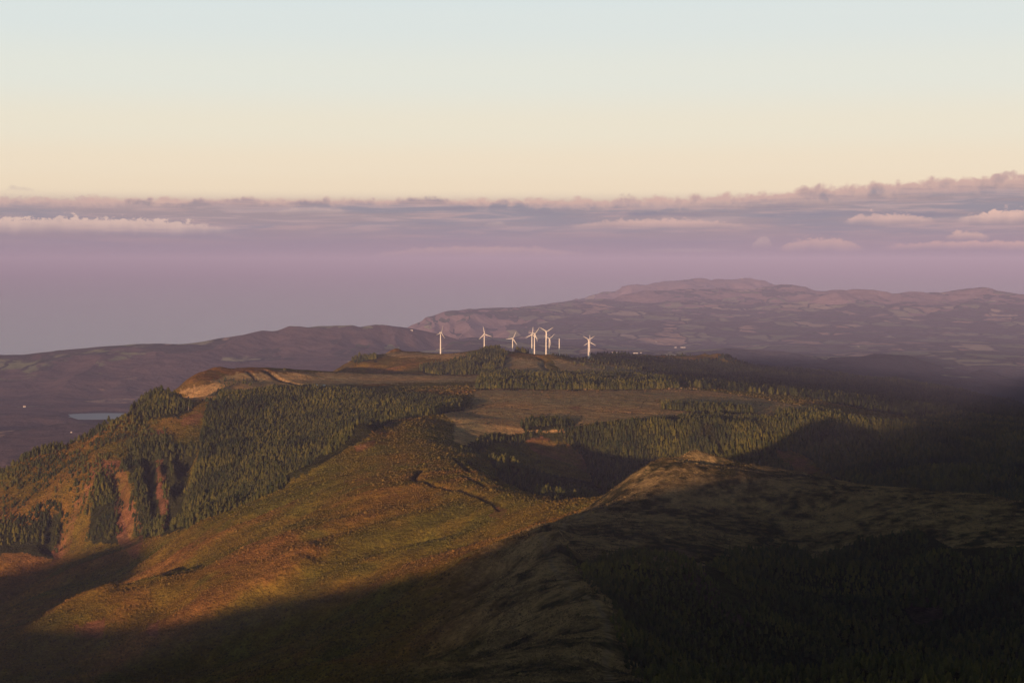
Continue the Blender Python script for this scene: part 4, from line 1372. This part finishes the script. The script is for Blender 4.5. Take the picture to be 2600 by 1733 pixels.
# hub picture point, distance, base row, yaw, blade phase, label
TURB = [(1118.5, 844.3, 4333, 898, 52, 17, 'white wind turbine farthest left on the mesa, rotor seen nearly edge on'),
        (1229.5, 847.6, 4450, 898, 18, -11, 'white wind turbine just left of the wooded knoll, one blade pointing almost straight up'),
        (1301.5, 858.6, 4600, 906, 22, 26, 'shorter white wind turbine just right of the wooded knoll, standing alone'),
        (1350.5, 848.6, 4480, 899, 20, 6, 'left wind turbine of the close pair whose blades overlap'),
        (1357.0, 846.3, 4320, 902, 32, 40, 'right wind turbine of the close pair whose blades overlap'),
        (1386.5, 841.2, 4230, 902, 24, 60, 'tallest white wind turbine, two blades raised in a V'),
        (1394.5, 858.6, 4850, 903, 30, 52, 'small wind turbine partly behind the tallest one, base in shadow'),
        (1494.0, 861.8, 4750, 911, 24, 60, 'wind turbine at the right end with a V of blades, in front of its neighbour'),
        (1497.0, 867.5, 4950, 912, 10, 0, 'wind turbine at the right end with one blade straight up, hub lower than its neighbour')]


def make_turbine(spec):
    u, v, D, vb, yaw, ph, lab = spec
    p = unproj(u, v, D)
    zb = unproj(u, vb, D)[2]
    zg = float(height(np.array([p[0]]), np.array([p[1]]))[0])
    zb = min(zb, zg)
    root = bpy.data.objects.new('wind_turbine', None)
    scene.collection.objects.link(root)
    root.location = (p[0], p[1], zg + CAMZ)
    root.rotation_euler = (0, 0, R(yaw))
    h = p[2] - zg - 1.6
    add('tower', TOWER, root, sc=(1, 1, h))
    nac = add('nacelle', NAC, root, loc=(0, 0, h + 1.3))
    hub = add('rotor', HUB, root, loc=(0, 0, h + 1.3), rot=(0, R(ph), 0))
    for k in range(3):
        add('blade', BLADE, hub, rot=(0, R(120 * k), 0))
    root['label'], root['category'], root['group'] = lab, 'wind turbine', 'wind turbines on the plateau'
    print("turbine", round(h, 1), round(zg, 1), round(zb, 1))
    return root


for s_ in TURB:
    make_turbine(s_)
p = unproj(1420.0, 859.0, 4650)
zg = float(height(np.array([p[0]]), np.array([p[1]]))[0])
root = bpy.data.objects.new('bare_tower', None)
scene.collection.objects.link(root)
root.location = (p[0], p[1], zg + CAMZ)
add('tower', TOWER, root, sc=(1, 1, p[2] - zg))
add('flange', FLANGE, root, sc=(1.0, 1.0, p[2] - zg))
root['label'], root['category'] = 'bare white turbine tower without nacelle or blades', 'tower'

# ------------------------------------------------------------------ buildings and small things
def flat_mat(name, c, rough=0.8):
    m, T, b = principled(name, rough, 0.2)
    geo = T.n('ShaderNodeNewGeometry')
    d_ = tuple(x * 0.85 for x in c)
    T.link(T.mix(T.noise(geo.outputs['Position'], 0.8, 4.0), d_, c), b.inputs['Base Color'])
    return m


M_WALL = flat_mat("whitewash", (0.80, 0.78, 0.72))
M_ROOF = flat_mat("clay_roof", (0.34, 0.17, 0.10))
M_PALE = flat_mat("pale_sheet_roof", (0.72, 0.70, 0.66), 0.5)
M_DARK = flat_mat("dark_opening", (0.05, 0.05, 0.06), 0.4)


def building(name, x, y, z, L_, Wd, H_, rise, yaw, lab, cat, roofm, doors=3):
    root = bpy.data.objects.new(name, None)
    scene.collection.objects.link(root)
    root.location = (x, y, z)
    root.rotation_euler = (0, 0, yaw)
    a, b_ = L_ / 2, Wd / 2
    vs = [(-a, -b_, -6), (a, -b_, -6), (a, b_, -6), (-a, b_, -6), (-a, -b_, H_), (a, -b_, H_), (a, b_, H_), (-a, b_, H_), (-a, 0, H_ + rise), (a, 0, H_ + rise)]
    me = bpy.data.meshes.new('wall')
    me.from_pydata(vs, [], [(0, 1, 5, 4), (2, 3, 7, 6), (1, 2, 6, 9, 5), (3, 0, 4, 8, 7)])
    me.materials.append(M_WALL)
    add('wall', me, root)
    e = 0.06 * Wd
    rv = []
    for xx in (-a - e, a + e):
        rv += [(xx, -b_ - e, H_ - rise * e / b_ + .05), (xx, 0, H_ + rise + .05), (xx, b_ + e, H_ - rise * e / b_ + .05), (xx, -b_ - e, H_ - rise * e / b_ + .4), (xx, 0, H_ + rise + .4), (xx, b_ + e, H_ - rise * e / b_ + .4)]
    me = bpy.data.meshes.new('roof')
    me.from_pydata(rv, [], [(3, 9, 10, 4), (4, 10, 11, 5), (0, 1, 7, 6), (1, 2, 8, 7), (0, 3, 4, 1), (1, 4, 5, 2), (6, 7, 10, 9), (7, 8, 11, 10), (0, 6, 9, 3), (2, 5, 11, 8)])
    me.materials.append(roofm)
    add('roof', me, root)
    for k in range(doors):
        cx_ = -a + L_ * (k + .5) / doors
        w_, h0, h1 = L_ / doors * .16, H_ * (.0 if k == doors // 2 else .35), H_ * .72
        q = -b_ - 0.06
        me = bpy.data.meshes.new('window')
        me.from_pydata([(cx_ - w_, q, h0), (cx_ + w_, q, h0), (cx_ + w_, q, h1), (cx_ - w_, q, h1), (cx_ - w_, -b_, h0), (cx_ + w_, -b_, h0), (cx_ + w_, -b_, h1), (cx_ - w_, -b_, h1)], [],
                       [(0, 1, 2, 3), (3, 2, 6, 7), (0, 3, 7, 4), (1, 5, 6, 2), (0, 4, 5, 1)])
        me.materials.append(M_DARK)
        add('door' if k == doors // 2 else 'window', me, root)
    root['label'], root['category'] = lab, cat
    return root


def far_cast(u, v):
    Ds = np.exp(np.linspace(math.log(5300), math.log(39000), 4000))
    p = unproj(u, v, 1.0)
    z = far_height(p[0] * Ds, Ds)
    hit = np.nonzero(z > p[2] * Ds)[0]
    if len(hit) == 0:
        return None
    D = Ds[hit[0]]
    return p[0] * D, D, float(z[hit[0]])


for (u, v, px, hpx, name, lab, rm, yaw) in [
        (1734, 882.5, 13, 1.6, 'greenhouse', 'long low white greenhouse on the lowland fields right of the turbines', M_PALE, .05),
        (1715, 882.5, 5, 1.5, 'farm_building', 'small white farm building just left of the long greenhouse', M_PALE, .1),
        (1562, 896, 9, 1.8, 'farm_building', 'white farm building above the left end of the dark wooded hill', M_PALE, .1),
        (1554, 895, 4, 1.5, 'farm_house', 'small white farmhouse beside the farm building above the dark wooded hill', M_ROOF, .3),
        (1614, 897, 12, 1.5, 'farm_building', 'white farm building just above the crest of the dark wooded hill', M_PALE, -.1),
        (1627, 896, 4, 1.6, 'farm_house', 'small white farmhouse right of the building above the wooded crest', M_ROOF, .2),
        (1882, 838, 3, 1.0, 'farm_house', 'tiny white farmhouse in the middle of the lowland fields', M_ROOF, .2),
        (1666, 868, 3, 1.0, 'farm_house', 'tiny white farmhouse up slope from the greenhouse', M_ROOF, .4),
        (1045, 839, 6, 1.2, 'farm_building', 'pale farm building on the green ridge behind the leftmost turbine', M_PALE, .1),
        (2180, 880, 3, 1.2, 'farm_house', 'tiny white farmhouse behind the blue wooded hill on the right', M_ROOF, .2),
        (62, 1033, 6, 2.6, 'farm_house', 'pale house in the blue valley left of the lake', M_ROOF, .2),
        (181, 1098, 4, 2.0, 'farm_house', 'tiny pale house on the grassy spur in front of the lake', M_ROOF, .2)]:
    q = far_cast(u, v)
    if q is None:
        continue
    k = q[1] / FPX
    building(name, q[0], q[1], q[2] + CAMZ, px * k, max(6.0, px * k * .3), hpx * k, hpx * k * .35, yaw, lab, 'greenhouse' if name == 'greenhouse' else 'building' if name == 'farm_building' else 'house', rm, 5 if px > 8 else 3)
for (u, v, lab) in [(806, 979, 'small pale hut on the tan plateau, left of two'), (823, 979, 'small pale hut on the tan plateau, right of two')]:
    q = raycast(u, v, D0=3000.0)
    if q is None:
        continue
    zq = float(height(np.array([q[0]]), np.array([q[1]]))[0])
    building('hut', q[0], q[1], zq + CAMZ, 4.6, 3.2, 2.3, .8, 0.1, lab, 'hut', M_PALE, 3)
# summit mast
q = far_cast(1884, 709.5)
if q is not None:
    root = bpy.data.objects.new('radio_mast', None)
    scene.collection.objects.link(root)
    root.location = (q[0], q[1], q[2] + CAMZ)
    add('mast', lathe('mast', [(4.0, -5), (3.4, 0), (2.0, 22), (1.0, 46), (.3, 52)], 8, MAT_WHITE), root)
    add('platform', lathe('platform', [(5.5, 20), (6.0, 21), (6.0, 25), (5.5, 26)], 12, MAT_STEEL), root)
    add('platform', lathe('platform', [(4.0, 34), (4.3, 35), (4.3, 38), (4.0, 39)], 12, MAT_STEEL), root)
    root['label'], root['category'] = 'pale radio mast on the highest far summit', 'mast'
# bare trunks along the edge of the left forest
for i, (u, v) in enumerate([(552, 1024), (560, 1021), (566, 1023), (575, 1019), (581, 1020), (592, 1017), (598, 1018), (611, 1014), (604, 1020), (478, 1048)]):
    q = raycast(u, v, D0=2000.0)
    if q is None:
        continue
    zq = float(height(np.array([q[0]]), np.array([q[1]]))[0])
    o = bpy.data.objects.new('bare_tree', None)
    scene.collection.objects.link(o)
    o.location = (q[0], q[1], zq + CAMZ)
    o.rotation_euler = (0.05 * (i % 3 - 1), 0, i * 1.3)
    hh = 7.5 + (i * 37 % 10) * .35
    o.scale = (hh, hh, hh)
    add('trunk', trunk_mesh('trunk', MAT_DEAD, 1.0, .03, .01, 7, i), o)
    o['label'], o['category'], o['group'] = 'pale bare trunk at the upper left edge of the ravine forest', 'tree', 'bare trunks at the forest edge'
q = raycast(723, 946, D0=3000.0)
if q is not None:
    zq = float(height(np.array([q[0]]), np.array([q[1]]))[0])
    root = bpy.data.objects.new('lone_tree', None)
    scene.collection.objects.link(root)
    root.location = (q[0], q[1], zq + CAMZ)
    root.scale = (9, 9, 7)
    add('crown', CROWNS[3], root, sc=(1.4, 1.4, 1))
    add('trunk', TRUNK, root)
    root['label'], root['category'] = 'lone round tree on the skyline of the front grassy hill', 'tree'

# ------------------------------------------------------------------ haze
HAZE_DENSITY = 2.9e-5
m = bpy.data.materials.new("haze_air")
m.use_nodes = True
m.node_tree.nodes.clear()
T = NT(m.node_tree)
o_ = T.n('ShaderNodeOutputMaterial')
pv = T.n('ShaderNodeVolumePrincipled')
pv.inputs['Color'].default_value = (0.43, 0.47, 0.84, 1)
pv.inputs['Density'].default_value = HAZE_DENSITY
pv.inputs['Anisotropy'].default_value = -0.2
T.link(pv.outputs[0], o_.inputs['Volume'])
x0, x1, y0, y1, z0, z1 = -82000, 82000, -4000, 125000, -140, CAMZ + 140
hv = [(x0, y0, z0), (x1, y0, z0), (x1, y1, z0), (x0, y1, z0), (x0, y0, z1), (x1, y0, z1), (x1, y1, z1), (x0, y1, z1)]
haze = mesh_obj('haze', hv, [(0, 3, 2, 1), (4, 5, 6, 7), (0, 1, 5, 4), (1, 2, 6, 5), (2, 3, 7, 6), (3, 0, 4, 7)], m)
haze['kind'] = 'stuff'
haze['label'] = 'thin mauve haze fading the far hills'
